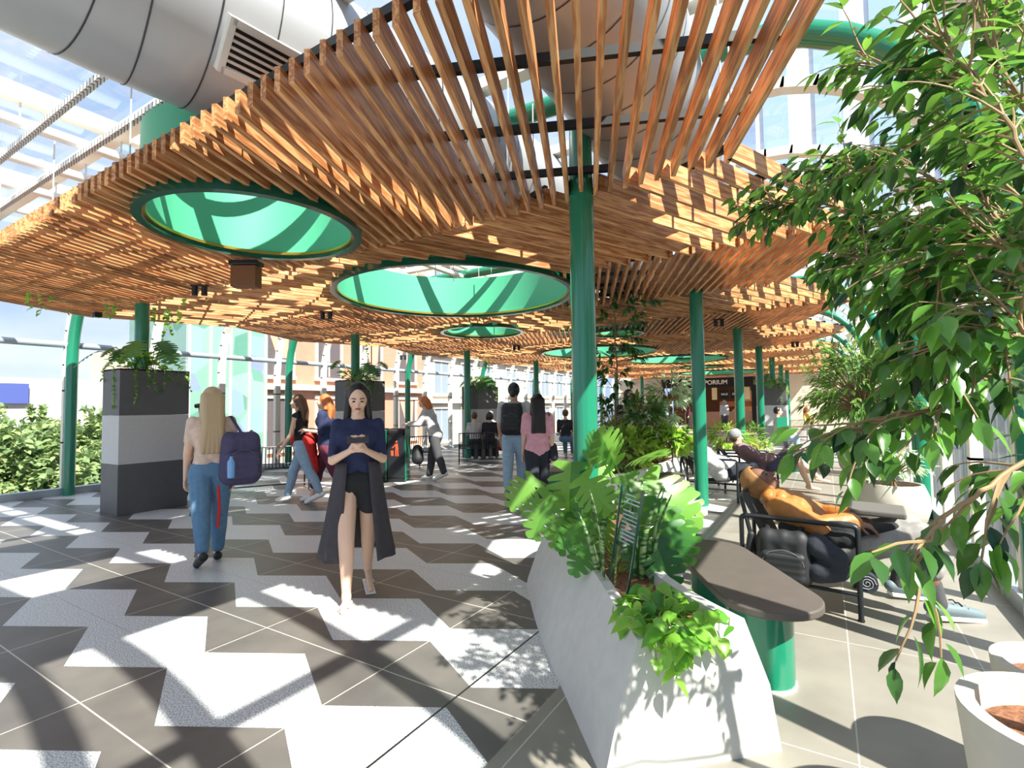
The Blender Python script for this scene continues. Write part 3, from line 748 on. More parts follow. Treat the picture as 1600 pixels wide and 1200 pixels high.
# ================================================================== PLANTED ISLANDS FARTHER BACK
def island(lab, P, zt): return planter(lab, P, inset(P, -0.12), zt, (), 'concrete_white')
island('second concrete planter full of plants behind the big green column', [(-2.35, 6.6), (-2.7, 6.5), (-3.1, 7.4), (-3.15, 8.6), (-2.7, 9.8), (-2.3, 9.8), (-2.2, 8.6), (-2.28, 7.4)], 0.5)
island('third concrete planter with spiky plants right of the shop sign', [(-1.6, 10.6), (-2.1, 10.8), (-2.2, 12.4), (-1.9, 14.2), (-1.2, 14.2), (-1.0, 12.6), (-1.15, 11.0)], 0.5)
island('low white planter far off between the couple and the column', [(-5.2, 13.5), (-5.9, 13.6), (-6.1, 15), (-5.5, 16), (-4.9, 15.2)], 0.75)
bench('oval bench beyond the foreground planter, left of the lounge chairs', (-1.74, 6.0), (-1.90, 7.35), 0.2)
bench('far oval bench on green legs beside sunlit floor right of lounge chairs', (-0.45, 12.3), (-1.15, 11.3), 0.26)
bench('oval bench on the left of the second planter behind column', (-3.55, 7.0), (-3.62, 8.0), 0.2)
def bush(lab, c, r, m, nt, nl, L_, W, shape=OVAL3, sq=0.8, name='leafy_bush', grp=None, twigs=True, sub=None):
    t = thing(name, lab, 'bush', (c[0], c[1], c[2]-r*0.8), group=grp)
    A, B = MB(), MB(); crown(A, B, c, r, nt, nl, L_, W, shape, sq)
    B.tube([(c[0], c[1], c[2]-r*0.95), (c[0], c[1], c[2])], 0.012, 6)
    A.build('leaves', m, t, fix=False); B.build('stems', 'twig', t, fix=False); return t
random.seed(33)
bush('pale silvery leaved bush beside the tall thin tree', (-2.35, 7.9, 1.12), 0.55, 'pale_leaf', 90, 9, .12, .03, LANCE)
bush('bright monstera like bush left of the second green column', (-2.45, 7.2, 0.78), 0.38, 'light_leaf', 50, 7, .13, .06)
bush('dark low bush at the foot of the tall thin tree', (-2.75, 7.0, 0.78), 0.38, 'mid_leaf', 50, 8, .11, .05)
bush('low bush with speckled leaves near second bench', (-2.5, 6.85, 0.66), 0.28, 'mid_leaf', 40, 8, .09, .03)
bush('light green bush left edge of second planter behind column', (-2.8, 8.4, 0.95), 0.5, 'mid_leaf', 60, 8, .12, .045)
bush('pale bush behind the second green column', (-2.4, 8.9, .95), 0.42, 'pale_leaf', 50, 8, .11, .035, LANCE)
bush('spiky bright fern at left of the third planter', (-1.75, 11.2, 0.75), 0.42, 'light_leaf', 50, 9, .2, .03, LANCE)
bush('spiky green fern in middle of the third planter', (-1.4, 12.2, 0.7), 0.36, 'mid_leaf', 45, 9, .16, .025, LANCE)
bush('low yellow green ground plants at the right of third planter', (-1.2, 11.6, 0.55), 0.26, 'light_leaf', 40, 9, .1, .02, LANCE)
bush('bush on the low white far planter', (-5.5, 14.7, 1.05), 0.5, 'mid_leaf', 50, 8, .14, .05)
bush('thin leaved shrub just left of the big green column', (-2.75, 9.4, 1.15), 0.5, 'mid_leaf', 40, 7, .12, .04)
bush('bright split leaf bush low in front of the slender tree', (-2.5, 7.55, 0.85), 0.36, 'light_leaf', 45, 8, .15, .09, HEART)
bush('silvery bush at the right rim of the second planter', (-2.3, 8.3, 0.85), 0.34, 'pale_leaf', 45, 8, .11, .03, LANCE)
bush('mid green bush under the slender tree, far side', (-2.6, 8.9, 0.75), 0.36, 'mid_leaf', 45, 8, .14, .06)
bush('tall pale feathery bush against the second green column', tuple(atd(1045, 612, 8.1)), 0.42, 'pale_leaf', 60, 9, .13, .03, LANCE)
bush('pale leafy bush right of the slender tree trunk', tuple(atd(1005, 640, 7.9)), 0.36, 'mid_leaf', 50, 9, .12, .045)
bush('yellow green broad leaved bush before the second column', tuple(atd(1050, 690, 7.5)), 0.32, 'light_leaf', 45, 8, .14, .08, HEART)
# tall thin tree
def tall_tree():
    random.seed(44); b = V((-2.75, 7.55, 0.4)); t = thing('slender_tree', 'tall thin potted tree between the first two green columns, reaching the slats', 'tree', tuple(b))
    A, B = MB(), MB(); pts = [b+V((rnd(-.02, .02), rnd(-.02, .02), z)) for z in [i*0.33 for i in range(9)]]
    B.tube(pts, [0.022-0.0018*i for i in range(9)], 8)
    for i in range(62):
        z = rnd(0.6, 2.75); p = b+V((0, 0, z)); a = rnd(0, 2*pi); ln = rnd(0.3, 0.85)*(1.0 if z > 1.9 else 0.6)
        tip = p+V((cos(a)*ln, sin(a)*ln, rnd(-0.1, 0.28))); m = p.lerp(tip, .5)+V((0, 0, .06)); B.tube([p, m, tip], [0.007, .005, .002], 4, cap=False)
        for j in range(17):
            f = rnd(0.3, 1); c = m.lerp(tip, (f-.3)/.7); leaf(A, c, (tip-m).normalized()+rvec(.8)+V((0, 0, -.5)), V((0, 0, 1))+rvec(.4), rnd(.09, .15), rnd(.035, .05), OVAL)
    A.build('leaves', 'dark_leaf', t, fix=False); B.build('trunk', 'bark', t, fix=False, smooth=True)
tall_tree()
# ================================================================== POTS AND TREES BY THE RIGHT GLASS WALL
mat('pot_cream', rgb(186, 182, 170), 0.7, noise=(10, 0.04))
def pot(lab, c, r, h, style='bowl', m='pot_cream'):
    t = thing('plant_pot', lab, 'plant pot', (c[0], c[1], 0), group='round pots along the right glass wall')
    if style == 'bowl': pr = [(0.0, 0), (r*0.62, 0), (r*0.9, h*0.2), (r*1.02, h*0.48), (r, h*0.75), (r*0.86, h), (r*0.78, h), (r*0.8, h*0.84)]
    elif style == 'taper': pr = [(0.0, 0), (r*0.74, 0), (r*0.78, 0.02), (r, h*0.97), (r, h), (r*0.84, h), (r*0.82, h*0.86)]
    else: pr = [(0.0, 0), (r, 0), (r*1.0, h*0.5), (r*0.88, h), (r*0.8, h), (r*0.8, h*0.88)]
    MB().lathe(pr, (c[0], c[1], 0), 40).build('pot_body', m, t, smooth=True)
    rr = pr[-1][0]*1.0; MB().lathe([(0, h*0.87), (rr*0.5, h*0.885), (rr, h*0.87)], (c[0], c[1], 0), 32).build('soil', 'mulch', t, smooth=True)
    return t
pot('round cream pot standing farthest, behind the bowl pot', (0.5, 12.3), 0.34, 0.78)
pot('cream cylinder pot beside the wide bowl pot', (0.42, 8.2), 0.21, 0.60, 'cyl')
pot('wide bright bowl pot behind the resting man', (0.62, 7.25), 0.33, 0.50)
pot('foreground white pot in the bottom right corner, larger rim', (0.55, 1.94), 0.26, 0.58, 'taper')
pot('smaller white pot just behind the foreground corner pot', (0.67, 2.53), 0.19, 0.5, 'taper')
def potted_tree(lab, c, zc, r, m, nt, nl, L_, W, shape=OVAL3, sq=1.0, ztr=0.5, seed=1):
    random.seed(seed); t = thing('potted_tree', lab, 'tree', (c[0], c[1], ztr), group='small trees along the right glass wall')
    A, B = MB(), MB(); crown(A, B, (c[0], c[1], zc), r, nt, nl, L_, W, shape, sq)
    for q in (-0.03, 0.03): B.tube([(c[0]+q, c[1], ztr-0.06), (c[0]+q*0.4, c[1]+q, (ztr+zc)/2), (c[0], c[1], zc)], [0.022, .018, .01], 8)
    A.build('leaves', m, t, fix=False); B.build('trunk', 'bark', t, fix=False)
potted_tree('round headed potted tree with fine grey green leaves by the right wall', (0.42, 8.2), 1.62, 0.80, 'mid_leaf', 210, 12, .13, .032, LANCE, ztr=0.55, seed=2)
potted_tree('pale variegated bush low in the bowl pot behind the man', (0.62, 7.25), 0.72, 0.40, 'pale_leaf', 70, 9, .09, .03, OVAL3, 0.6, ztr=0.45, seed=3)
potted_tree('farther leafy tree over the round pot near far wall', (0.5, 12.3), 1.7, 0.85, 'mid_leaf', 90, 10, .14, .045, ztr=0.7, seed=4)
# ================================================================== BIG FOREGROUND FICUS
def ficus():
    random.seed(77); base = V((0.57, 1.92, 0.48)); t = thing('ficus_tree', 'large leafy ficus in the right foreground, branches filling the right edge', 'tree', tuple(base))
    A, B = MB(), MB(); T0 = V((0.62, 1.84, 1.15)); T1 = V((0.66, 1.80, 2.05)); T2 = V((0.6, 1.85, 2.9))
    tr = MB(); tr.tube([base, base+V((.02, 0, .4)), T0, T1, T2], [.028, .025, .023, .017, .008], 10); tr.build('trunk', 'bark', t, smooth=True)
    P = lambda x, y, d: atd(x, y, d)
    limbs = [(T0.lerp(T1, .6), [P(1640, 420, 1.35), P(1520, 300, 1.5), P(1400, 255, 1.75), P(1290, 270, 2.0)], 2.2),
             (T0.lerp(T1, .8), [P(1620, 330, 1.4), P(1520, 240, 1.5), P(1430, 130, 1.55), P(1360, 100, 1.6)], 1.1),
             (T0.lerp(T1, .5), [P(1640, 480, 1.4), P(1520, 400, 1.6), P(1390, 350, 1.9), P(1260, 310, 2.2), P(1200, 325, 2.3)], 2.4),
             (T0.lerp(T1, .35), [P(1640, 560, 1.3), P(1540, 480, 1.45), P(1440, 430, 1.7), P(1340, 400, 1.9)], 2.4),
             (T0.lerp(T1, .2), [P(1660, 640, 1.25), P(1560, 600, 1.2), P(1460, 640, 1.2), P(1400, 645, 1.2), P(1350, 672, 1.2)], .8),
             (T0, [P(1660, 690, 1.0), P(1560, 745, .98), P(1490, 800, .95), P(1445, 850, .92), P(1436, 895, .9)], .45),
             (T1, [P(1640, 220, 1.3), P(1560, 110, 1.35), P(1510, -30, 1.4)], 1.6),
             (T0.lerp(T1, .9), [P(1640, 300, 1.1), P(1580, 200, 1.15), P(1520, 120, 1.2), P(1470, 60, 1.2)], 1.1),
             (T0.lerp(T1, .3), [P(1650, 560, 1.1), P(1590, 500, 1.1), P(1520, 520, 1.1), P(1470, 550, 1.15)], 1.4),
             (T0.lerp(T1, .1), [P(1660, 740, 1.3), P(1600, 720, 1.35), P(1560, 740, 1.4)], .5),
             (T0.lerp(T1, .6), [P(1620, 360, 1.5), P(1540, 330, 1.7), P(1470, 330, 1.9), P(1390, 360, 2.1), P(1320, 420, 2.3)], 2.4),
             (T0.lerp(T1, .7), [P(1620, 300, 1.5), P(1540, 200, 1.8), P(1460, 210, 2.0), P(1360, 250, 2.2), P(1290, 290, 2.4)], 2.0),
             (T1, [P(1650, 100, 1.5), P(1600, 40, 1.6), P(1560, -60, 1.7)], 1.6),
             (T0.lerp(T1, .45), [P(1620, 440, 1.2), P(1560, 380, 1.2), P(1480, 400, 1.3), P(1430, 460, 1.35)], 1.8)]
    def twig(p, d, ln, sc):
        n_ = max(3, int(ln/0.032)); q = p.copy(); pts = [q.copy()]; d = d.normalized(); side = 1
        for i in range(n_):
            d = (d+rvec(.18)+V((0, 0, -0.09))).normalized(); q = q+d*(ln/n_); pts.append(q.copy()); side = -side
            s = d.cross(V((0, 0, 1))); s = s.normalized() if s.length > .1 else V((1, 0, 0))
            ld = d*0.7+s*side*0.8+V((0, 0, -0.65))+rvec(.25)
            pe = q+ld.normalized()*0.012; leaf(A, pe, ld, V((0, 0, 1))+rvec(.55)+s*side*0.3, sc*rnd(.052, .080), sc*rnd(.024, .036), OVAL, fold=.3, droop=rnd(.1, .35))
        leaf(A, q, d+V((0, 0, -.6)), V((0, 0, 1))+rvec(.4), sc*.07, sc*.03, OVAL)
        B.tube(pts, [0.0035*(1-0.7*i/len(pts)) for i in range(len(pts))], 5, cap=False)
    for st, pts, den in limbs:
        path = [st]+pts; fine = []
        for i in range(len(path)-1):
            for j in range(5): fine.append(path[i].lerp(path[i+1], j/5)+rvec(.006))
        fine.append(path[-1]); m = len(fine)
        B.tube(fine, [0.0065*(1-0.72*i/m) for i in range(m)], 7)
        for i in range(4, m):
            d = fine[i]-fine[i-1]
            k = int(den)+(random.random() < den-int(den))
            if i > m*.3: k += int(den > 1)
            for _ in range(k):
                dd = d.normalized()+rvec(.75)+V((0, 0, .05)); ln = rnd(.10, .26)
                if i > 0.85*m: ln *= 0.8
                twig(fine[i], dd, ln, 1.0)
        twig(fine[-1], fine[-1]-fine[-2], .16, 1.0)
    A.build('leaves', 'ficus_leaf', t, fix=False, smooth='all'); B.build('branches', 'twig', t, fix=False, smooth=True)
ficus()
# ================================================================== PEOPLE
for nm, c, r in (('skin_light', (226, 186, 160), .55), ('skin_tan', (196, 150, 120), .55), ('skin_dark', (120, 84, 66), .5), ('hair_black', (24, 22, 24), .4), ('hair_brown', (92, 66, 46), .5), ('hair_blond', (186, 160, 124), .5),
                 ('hair_ginger', (190, 108, 56), .5), ('cloth_black', (30, 31, 34), .85), ('cloth_navy', (36, 44, 78), .85), ('cloth_grey', (138, 140, 144), .85), ('cloth_lightgrey', (188, 188, 190), .85),
                 ('cloth_beige', (216, 190, 172), .85), ('jeans_blue', (92, 128, 158), .85), ('jeans_pale', (150, 176, 196), .85), ('cloth_red', (204, 40, 34), .8), ('cloth_maroon', (96, 36, 56), .8),
                 ('cloth_pink', (216, 160, 172), .8), ('cloth_dark', (38, 42, 52), .85), ('cloth_orange', (166, 108, 50), .5), ('cloth_ochre', (150, 108, 66), .8), ('cloth_charcoal', (70, 70, 74), .85),
                 ('pants_grey', (136, 134, 132), .85), ('shoe_white', (232, 230, 226), .6), ('shoe_black', (26, 26, 28), .5), ('shoe_teal', (100, 116, 124), .6), ('sheer_black', (62, 58, 62), .8),
                 ('cloth_blue', (52, 74, 168), .8), ('cloth_purple', (74, 68, 98), .8), ('cloth_yellow', (222, 180, 90), .8), ('cloth_white', (232, 232, 232), .8), ('cloth_floral', (128, 100, 108), .8), ('eye_dark', (20, 18, 18), .3),
                 ('lip', (170, 90, 84), .5), ('bag_black', (28, 30, 34), .6), ('bag_zip', (92, 94, 98), .5), ('bottle_blue', (120, 170, 220), .2), ('screen', (40, 44, 50), .2), ('orange_print', (236, 80, 40), .5), ('yellow_print', (232, 214, 70), .5),
                 ('laptop_bag', (92, 90, 87), .8), ('toy_red', (220, 50, 40), .5), ('toy_blue', (60, 150, 200), .5)):
    cloth = nm.startswith(('cloth', 'jeans', 'pants', 'sheer'))
    mat(nm, rgb(*c), r, noise=((22, .1, 5) if cloth else None), bump=(0.35 if cloth else 0))
def caps(mb, p0, r0, p1, r1, n=12):
    p0, p1 = V(p0), V(p1); d = p1-p0; L_ = d.length
    if L_ < 1e-5: mb.ell(p0, (r0, r0, r0), n, 8); return
    d.normalize(); pts = []; rs = []
    for k in range(4): a = pi/2*(1-k/4.0); pts.append(p0-d*(r0*sin(a))); rs.append(max(1e-4, r0*cos(a)))
    pts.append(p0); rs.append(r0); pts.append(p1); rs.append(r1)
    for k in range(1, 5): a = pi/2*k/4.0; pts.append(p1+d*(r1*sin(a))); rs.append(max(1e-4, r1*cos(a)))
    mb.tube(pts, rs, n)
def blob(name, caplist, m, parent, vox=0.01, sm=4, ells=(), wr=0.0):
    mb = MB()
    for c in caplist:
        ch = list(c)
        if len(ch) == 4: caps(mb, *ch)
    for e in ells: mb.ell(*e)
    o = mb.build(name, m, parent, smooth='all', fix=False)
    md = o.modifiers.new('r', 'REMESH'); md.mode = 'VOXEL'; md.voxel_size = vox; md.use_smooth_shade = True
    if sm: s = o.modifiers.new('s', 'SMOOTH'); s.iterations = sm; s.factor = 0.5
    if wr:
        tx = bpy.data.textures.new('wrinkle', 'CLOUDS'); tx.noise_scale = 0.09
        dm = o.modifiers.new('w', 'DISPLACE'); dm.texture = tx; dm.strength = wr; dm.mid_level = 0.5; dm.texture_coords = 'GLOBAL'
    return o
def pose(H, at_, face, kind='stand', stride=0.0, lean=0.0, seat=0.45, lay=0.0, sw=None):
    sw = sw or (.092 if H < 1.7 else .108)
    """joints in world space; face = facing direction on the ground"""
    f = V((face[0], face[1], 0)).normalized(); s = V((f.y, -f.x, 0)); z = V((0, 0, 1)); b = V((at_[0], at_[1], at_[2] if len(at_) > 2 else 0)); J = {}
    def P(x, y, h): return b+s*(x*H)+f*(y*H)+z*(h*H)
    if kind == 'stand':
        hy = 0.0
        for q, sg, st in (('R', 1, stride), ('L', -1, -stride)):
            J['hip'+q] = P(sg*.052, hy, .515); J['kn'+q] = P(sg*.05, st*.55+.015*abs(st > 0), .285); J['an'+q] = P(sg*.048, st*1.0-(.03 if st < 0 else 0), .05+(.045 if st < -.05 else 0)); J['to'+q] = P(sg*.06, st*1.0+.095, .018+(0.0 if st < -.05 else 0))
        J['pel'] = P(0, 0, .54); up = lambda h: (lean*(h-.54))
        for n_, h in (('waist', .63), ('chest', .745), ('neck', .83)): J[n_] = P(0, up(h), h)
        J['head'] = P(0, up(.93)+.012, .928)
        for q, sg, st in (('R', 1, -stride), ('L', -1, stride)):
            J['sh'+q] = P(sg*sw, up(.8), .805); J['el'+q] = P(sg*(sw+.022), up(.8)-.01+st*.25, .635); J['wr'+q] = P(sg*(sw+.022), up(.8)+.03+st*.6, .49)
    else:
        sh_ = seat/H
        for q, sg in (('R', 1), ('L', -1)):
            J['hip'+q] = P(sg*.055, 0, sh_+.05); J['kn'+q] = P(sg*.065, .25, sh_+.045); J['an'+q] = P(sg*.06, .27, .05); J['to'+q] = P(sg*.065, .37, .018)
        J['pel'] = P(0, -.01, sh_+.06); up = lambda h: (lean*h)
        for n_, h in (('waist', .10), ('chest', .215), ('neck', .30)): J[n_] = P(0, up(h), sh_+.055+h)
        J['head'] = P(0, up(.4)+.012, sh_+.055+.40)
        for q, sg in (('R', 1), ('L', -1)):
            J['sh'+q] = P(sg*sw, up(.27), sh_+.055+.275); J['el'+q] = P(sg*.13, up(.2)+.05, sh_+.16); J['wr'+q] = P(sg*.07, .2, sh_+.12)
    J['f'] = f; J['hf'] = f.copy(); J['hu'] = z.copy(); J['H'] = H; J['s'] = s; J['b'] = b
    return J
def hand(cl, w, d, n, H, curl=0.5, thumb=1):
    """palm and five fingers; d along the hand, n out of the palm"""
    d, n, s = frame(d, n); w = V(w); k = H/1.7
    pl = .085*k
    for o in (-.024, -.008, .008, .024): cl.append((w+s*o*k*.7, .014*k, w+d*pl+s*o*k, .0115*k))
    for i, (o, ln) in enumerate(((-.029, .058), (-.010, .074), (.009, .078), (.028, .068))):
        p = w+d*pl+s*o*k; a = curl*(0.7+0.08*i); q = d*cos(a)+n*sin(a); p2 = p+q*ln*.55*k; q2 = d*cos(a*2.1)+n*sin(a*2.1); p3 = p2+q2*ln*.5*k
        cl.append((p, .0095*k, p2, .0085*k)); cl.append((p2, .0085*k, p3, .007*k))
    t0 = w+s*thumb*.03*k+d*.025*k; t1 = t0+(s*thumb*.8+d*.6+n*.4).normalized()*.04*k; t2 = t1+(d*.9+n*.5+s*thumb*.1).normalized()*.03*k
    cl.append((t0, .013*k, t1, .0105*k)); cl.append((t1, .0105*k, t2, .0085*k))
def figure(name_lab, J, top=None, sleeve=0.45, pants=None, pl=1.0, skirt=None, shoes='shoe_white', skin='skin_light', hair='hair_black', hairlen=0.0, vox=0.011, hands=True, face=True, name='person', puff=0.0, bun=False, dress=None, wr=0.004, group=None, hat=None, sock=None, hood=None, grip=0.6, fat=1.0):
    H = J['H']; f, s, z = J['f'], J['s'], V((0, 0, 1)); G = {}
    t = thing(name, name_lab, 'person', (J['b'].x, J['b'].y, J['b'].z), group=group)
    ax = (J['shR']-J['shL']).normalized(); sp = (J['neck']-J['pel']).normalized(); fr = sp.cross(ax).normalized()
    if fr.dot(J['hf']) < 0 and fr.dot(f) < 0: fr = -fr
    def torso(e=0.0, low=True, full=True):
        c = []
        c.append((J['shL']-sp*.005*H, (.026+e)*H, J['shR']-sp*.005*H, (.026+e)*H)); c.append((J['neck']-sp*.018*H-ax*.03*H, (.024+e)*H, J['neck']-sp*.018*H+ax*.03*H, (.024+e)*H))
        c.append((J['chest']-ax*.052*H+fr*.006*H, (.055+e)*H*fat, J['chest']+ax*.052*H+fr*.006*H, (.055+e)*H*fat))
        c.append((J['chest']+fr*.004*H, (.062+e)*H, J['waist'], (.054+e)*H)); c.append((J['waist']-ax*.03*H, (.050+e)*H*fat, J['waist']+ax*.03*H, (.050+e)*H*fat))
        c.append((J['chest'].lerp(J['neck'], .5), (.05+e)*H, J['chest'], (.055+e)*H))
        for q in (-1, 1): c.append((J['chest']+ax*q*.05*H, (.045+e)*H, J['waist']+ax*q*.032*H, (.04+e)*H)); c.append((J['waist']+ax*q*.03*H, (.045+e)*H, J['pel']+ax*q*.04*H, (.052+e)*H))
        if low: c.append((J['pel']-ax*.04*H, (.058+e)*H, J['pel']+ax*.04*H, (.058+e)*H))
        return c
    def leg(q, e, frac):
        a, k, n = J['hip'+q], J['kn'+q], J['an'+q]; c = []
        if frac <= .5: c.append((a, (.054+e)*H, a.lerp(k, frac*2), (.054-.018*frac*2+e)*H)); return c
        c.append((a, (.054+e)*H, k, (.037+e)*H)); g = (frac-.5)*2; m = k.lerp(n, .32)-(J['to'+q]-n).normalized()*.008*H
        c.append((k, (.037+e)*H, m, (.034+e)*H)) ; c.append((m, (.034+e)*H, k.lerp(n, max(.35, g)), (.034-.014*g+e*1.3)*H)); return c
    ak = .84 if H < 1.7 else 1.0
    def arm(q, e, frac):
        a, k, n = J['sh'+q], J['el'+q], J['wr'+q]; c = []
        if frac <= .5: c.append((a, (.030*ak+e)*H, a.lerp(k, frac*2), (.030*ak-.006*frac*2+e)*H)); return c
        c.append((a, (.030*ak+e)*H, k, (.024*ak+e)*H)); c.append((k, (.024*ak+e)*H, k.lerp(n, (frac-.5)*2), (.024*ak-.007*(frac-.5)*2+e)*H)); return c
    cl = torso(); hc, hf, hu = J['head'], J['hf'].normalized(), J['hu'].normalized(); hs = hf.cross(hu).normalized()
    cl.append((J['neck']-sp*.02*H, .034*H, hc-hu*.035*H-hf*.01*H, .030*H))
    for q in 'LR':
        cl += leg(q, 0, 1.0)+arm(q, 0, 1.0); to, an = J['to'+q], J['an'+q]
        fd = (to-an).normalized(); cl.append((an, .023*H, an-V((0, 0, .012*H)), .022*H)); cl.append((an-V((0, 0, .02*H))-fd*.02*H, .018*H, to, .014*H))
        if hands:
            n_ = J.get('pn'+q, (J['pel']-J['wr'+q])); hand(cl, J['wr'+q], J.get('hd'+q, (J['wr'+q]-J['el'+q])), n_, H, J.get('curl'+q, grip), thumb=J.get('th'+q, (1 if q == 'L' else -1)))
        else: d_ = J.get('hd'+q, (J['wr'+q]-J['el'+q])).normalized(); cl.append((J['wr'+q], .017*H, J['wr'+q]+d_*.055*H, .014*H))
    R3 = Matrix((hs, hf, hu)).transposed(); k = H/1.7
    ells = [(hc, (.044*H, .053*H, .064*H), 20, 14, R3), (hc-hu*.028*H+hf*.012*H, (.034*H, .040*H, .040*H), 16, 10, R3)]
    if face:
        cl.append((hc+hf*.052*H-hu*.002*H, .006*H, hc+hf*.063*H-hu*.018*H, .0085*H))
        for q in (-1, 1): cl.append((hc+hs*q*.045*H-hf*.002*H+hu*.004*H, .006*H, hc+hs*q*.046*H-hf*.002*H-hu*.014*H, .005*H)); cl.append((hc+hf*.044*H+hs*q*.026*H-hu*.012*H, .009*H, hc+hf*.036*H+hs*q*.028*H-hu*.02*H, .009*H))
        cl.append((hc+hf*.046*H-hu*.050*H, .010*H, hc+hf*.044*H-hu*.052*H, .010*H))
    blob('body', cl, skin, t, vox if hands else vox*1.1, 3, ells)
    if face:
        for q in (-1, 1):
            MB().ell(hc+hf*.0495*H+hs*q*.018*H+hu*.002*H, (.008*H, .004*H, .0038*H), 10, 6, R3).build('eye', 'eye_dark', t, smooth=True)
            MB().tube([hc+hf*.050*H+hs*q*.009*H+hu*.014*H, hc+hf*.051*H+hs*q*.019*H+hu*.018*H, hc+hf*.044*H+hs*q*.029*H+hu*.015*H], .0022*H, 5).build('eyebrow', hair, t)
        MB().ell(hc+hf*.0535*H-hu*.034*H, (.014*H, .006*H, .005*H), 12, 6, R3).build('mouth', 'lip', t, smooth=True)
    if top:
        c = torso(.006+puff)
        for q in 'LR': c += arm(q, .007+puff, sleeve) if sleeve > 0 else []
        blob('top', c, top, t, vox, 3, wr=wr)
    if pants:
        c = [(J['pel']-ax*.04*H, (.058+.007)*H, J['pel']+ax*.04*H, (.058+.007)*H)]
        for q in 'LR': c += leg(q, .009+.4*puff, pl)
        blob('trousers', c, pants, t, vox, 3, wr=wr)
    for q in 'LR':
        to, an = J['to'+q], J['an'+q]; fd = (to-an).normalized()
        if shoes:
            sc = [(an-V((0, 0, .02*H))-fd*.028*H, .024*H, an.lerp(to, .5)-V((0, 0, .004*H)), .025*H), (an.lerp(to, .5)-V((0, 0, .004*H)), .025*H, to, .02*H)]
            blob('shoe', sc, shoes, t, vox*.8, 3)
        if sock: blob('sock', [(an, .028*H, an.lerp(J['kn'+q], .3), .027*H)], sock, t, vox, 2)
    if hair:
        c = []; hb = hc-hf*.014*H+hu*.012*H
        he = [(hb, (.052*H, .056*H, .064*H), 18, 12, R3)]
        if hairlen > 0:
            for x in (-.03, -.015, 0, .015, .03):
                a = hb-hf*.03*H+hs*x*H; b_ = a-z*hairlen*H*.5-hf*.028*H; d_ = b_-z*hairlen*H*.5+hf*.0*H+hs*x*.6*H; c += [(a, .03*H, b_, .028*H), (b_, .028*H, d_, .014*H)]
            for q in (-1, 1): a = hb+hs*q*.04*H+hu*.01*H; c.append((a, .018*H, a-z*hairlen*.5*H+hs*q*.012*H-hf*.02*H, .016*H))
        if bun: he.append((hb-hf*.06*H-hu*.04*H, (.028*H, .028*H, .03*H), 12, 8, None))
        if hood is None: blob('hair', c, hair, t, vox*.8, 3, he)
    if hat: MB().ell(hb+hu*.016*H, (.056*H, .062*H, .06*H), 18, 12, R3).build('beanie', hat, t, smooth=True)
    return t, J
def face_cam(x, y): return V((-x, -y, 0)).normalized()
LEFT = -R0; AWAY = F0.copy()
def backpack(lab, c, dirn, size, m, name='backpack', group=None, tilt=0.0, sub=True):
    """a rounded pack; dirn = outward normal (away from the wearer's back)"""
    w, d, h = size; dn = V(dirn).normalized(); t = thing(name, lab, 'bag', tuple(c), group=group)
    s = V((0, 0, 1)).cross(dn).normalized(); u = V((0, 0, 1)); c = V(c)
    if tilt: R = Matrix.Rotation(tilt, 3, dn); s = R @ s; u = R @ u
    r = d*.42; cl = []
    for a in (-1, 0, 1):
        x = s*a*(w/2-r); cl.append((c+x-u*(h/2-r), r, c+x+u*(h/2-r*1.1), r*.85))
    cl.append((c-s*(w/2-r)-u*(h/2-r), r, c+s*(w/2-r)-u*(h/2-r), r)); cl.append((c-s*(w/2-r)+u*(h/2-r*1.2), r*.85, c+s*(w/2-r)+u*(h/2-r*1.2), r*.85))
    blob('pack_body', cl, m, t, .012, 3, wr=.006)
    if sub:
        f = c+dn*r*1.0-u*h*.14; r2 = r*.45; cc = [(f-s*(w*.28)+u*y*h*.16, r2, f+s*(w*.28)+u*y*h*.16, r2) for y in (-1, -.3, .4, 1)]
        pk = blob('front_pocket', cc, m, t, .01, 3)
        MB().tube([f+s*(w*.34*cos(a))+u*(h*.24*sin(a)+.02)+dn*r2*.8 for a in [pi*i/12 for i in range(13)]], .003, 5).build('zip', 'bag_zip', t)
        for q in (-1, 1): MB().tube([c+s*q*w*.25+u*h*.42, c+s*q*w*.3+u*h*.45-dn*d*.55, c+s*q*w*.36+u*h*.1-dn*d*.62, c+s*q*w*.34-u*h*.3-dn*d*.4], .014, 8, flat=.5).build('strap', m, t)
    return t
# --- woman in black, walking towards the camera, reading her phone
p = at(548, 925); p = V((-3.07, 2.72, 0)); fc = face_cam(p.x, p.y)
J = pose(1.62, p, fc, stride=.12); s = J['s']
for q, sg in (('R', 1), ('L', -1)):
    J['el'+q] = J['sh'+q]+s*sg*.035-V((0, 0, .27))+fc*.05; J['wr'+q] = J['pel']+s*sg*.045+fc*.25+V((0, 0, .25)); J['hd'+q] = fc*.4-s*sg*.35+V((0, 0, .5)); J['pn'+q] = V((0, 0, .6))-s*sg*.9-fc*.3; J['th'+q] = -sg
J['hf'] = (fc+V((0, 0, -.42))).normalized(); J['hu'] = (V((0, 0, 1))+fc*.42).normalized()
t, J = figure('young woman in black open coat, long dark hair, reading her phone in centre aisle', J, top='cloth_navy', sleeve=.42, puff=-.003, skirt=None, shoes=None, hair='hair_black', hairlen=.27, vox=.0085)
H = 1.62; b = J['b']
blob('shorts', [(J['pel']-s*.06, .108, J['pel']+s*.06, .108), (J['hipL'], .1, J['hipL']-V((0, 0, .12)), .098), (J['hipR'], .1, J['hipR']-V((0, 0, .12)), .098)], 'cloth_black', t, .011, 3)
mb = MB(); vs = []; fs = []; NA, NZ = 28, 12
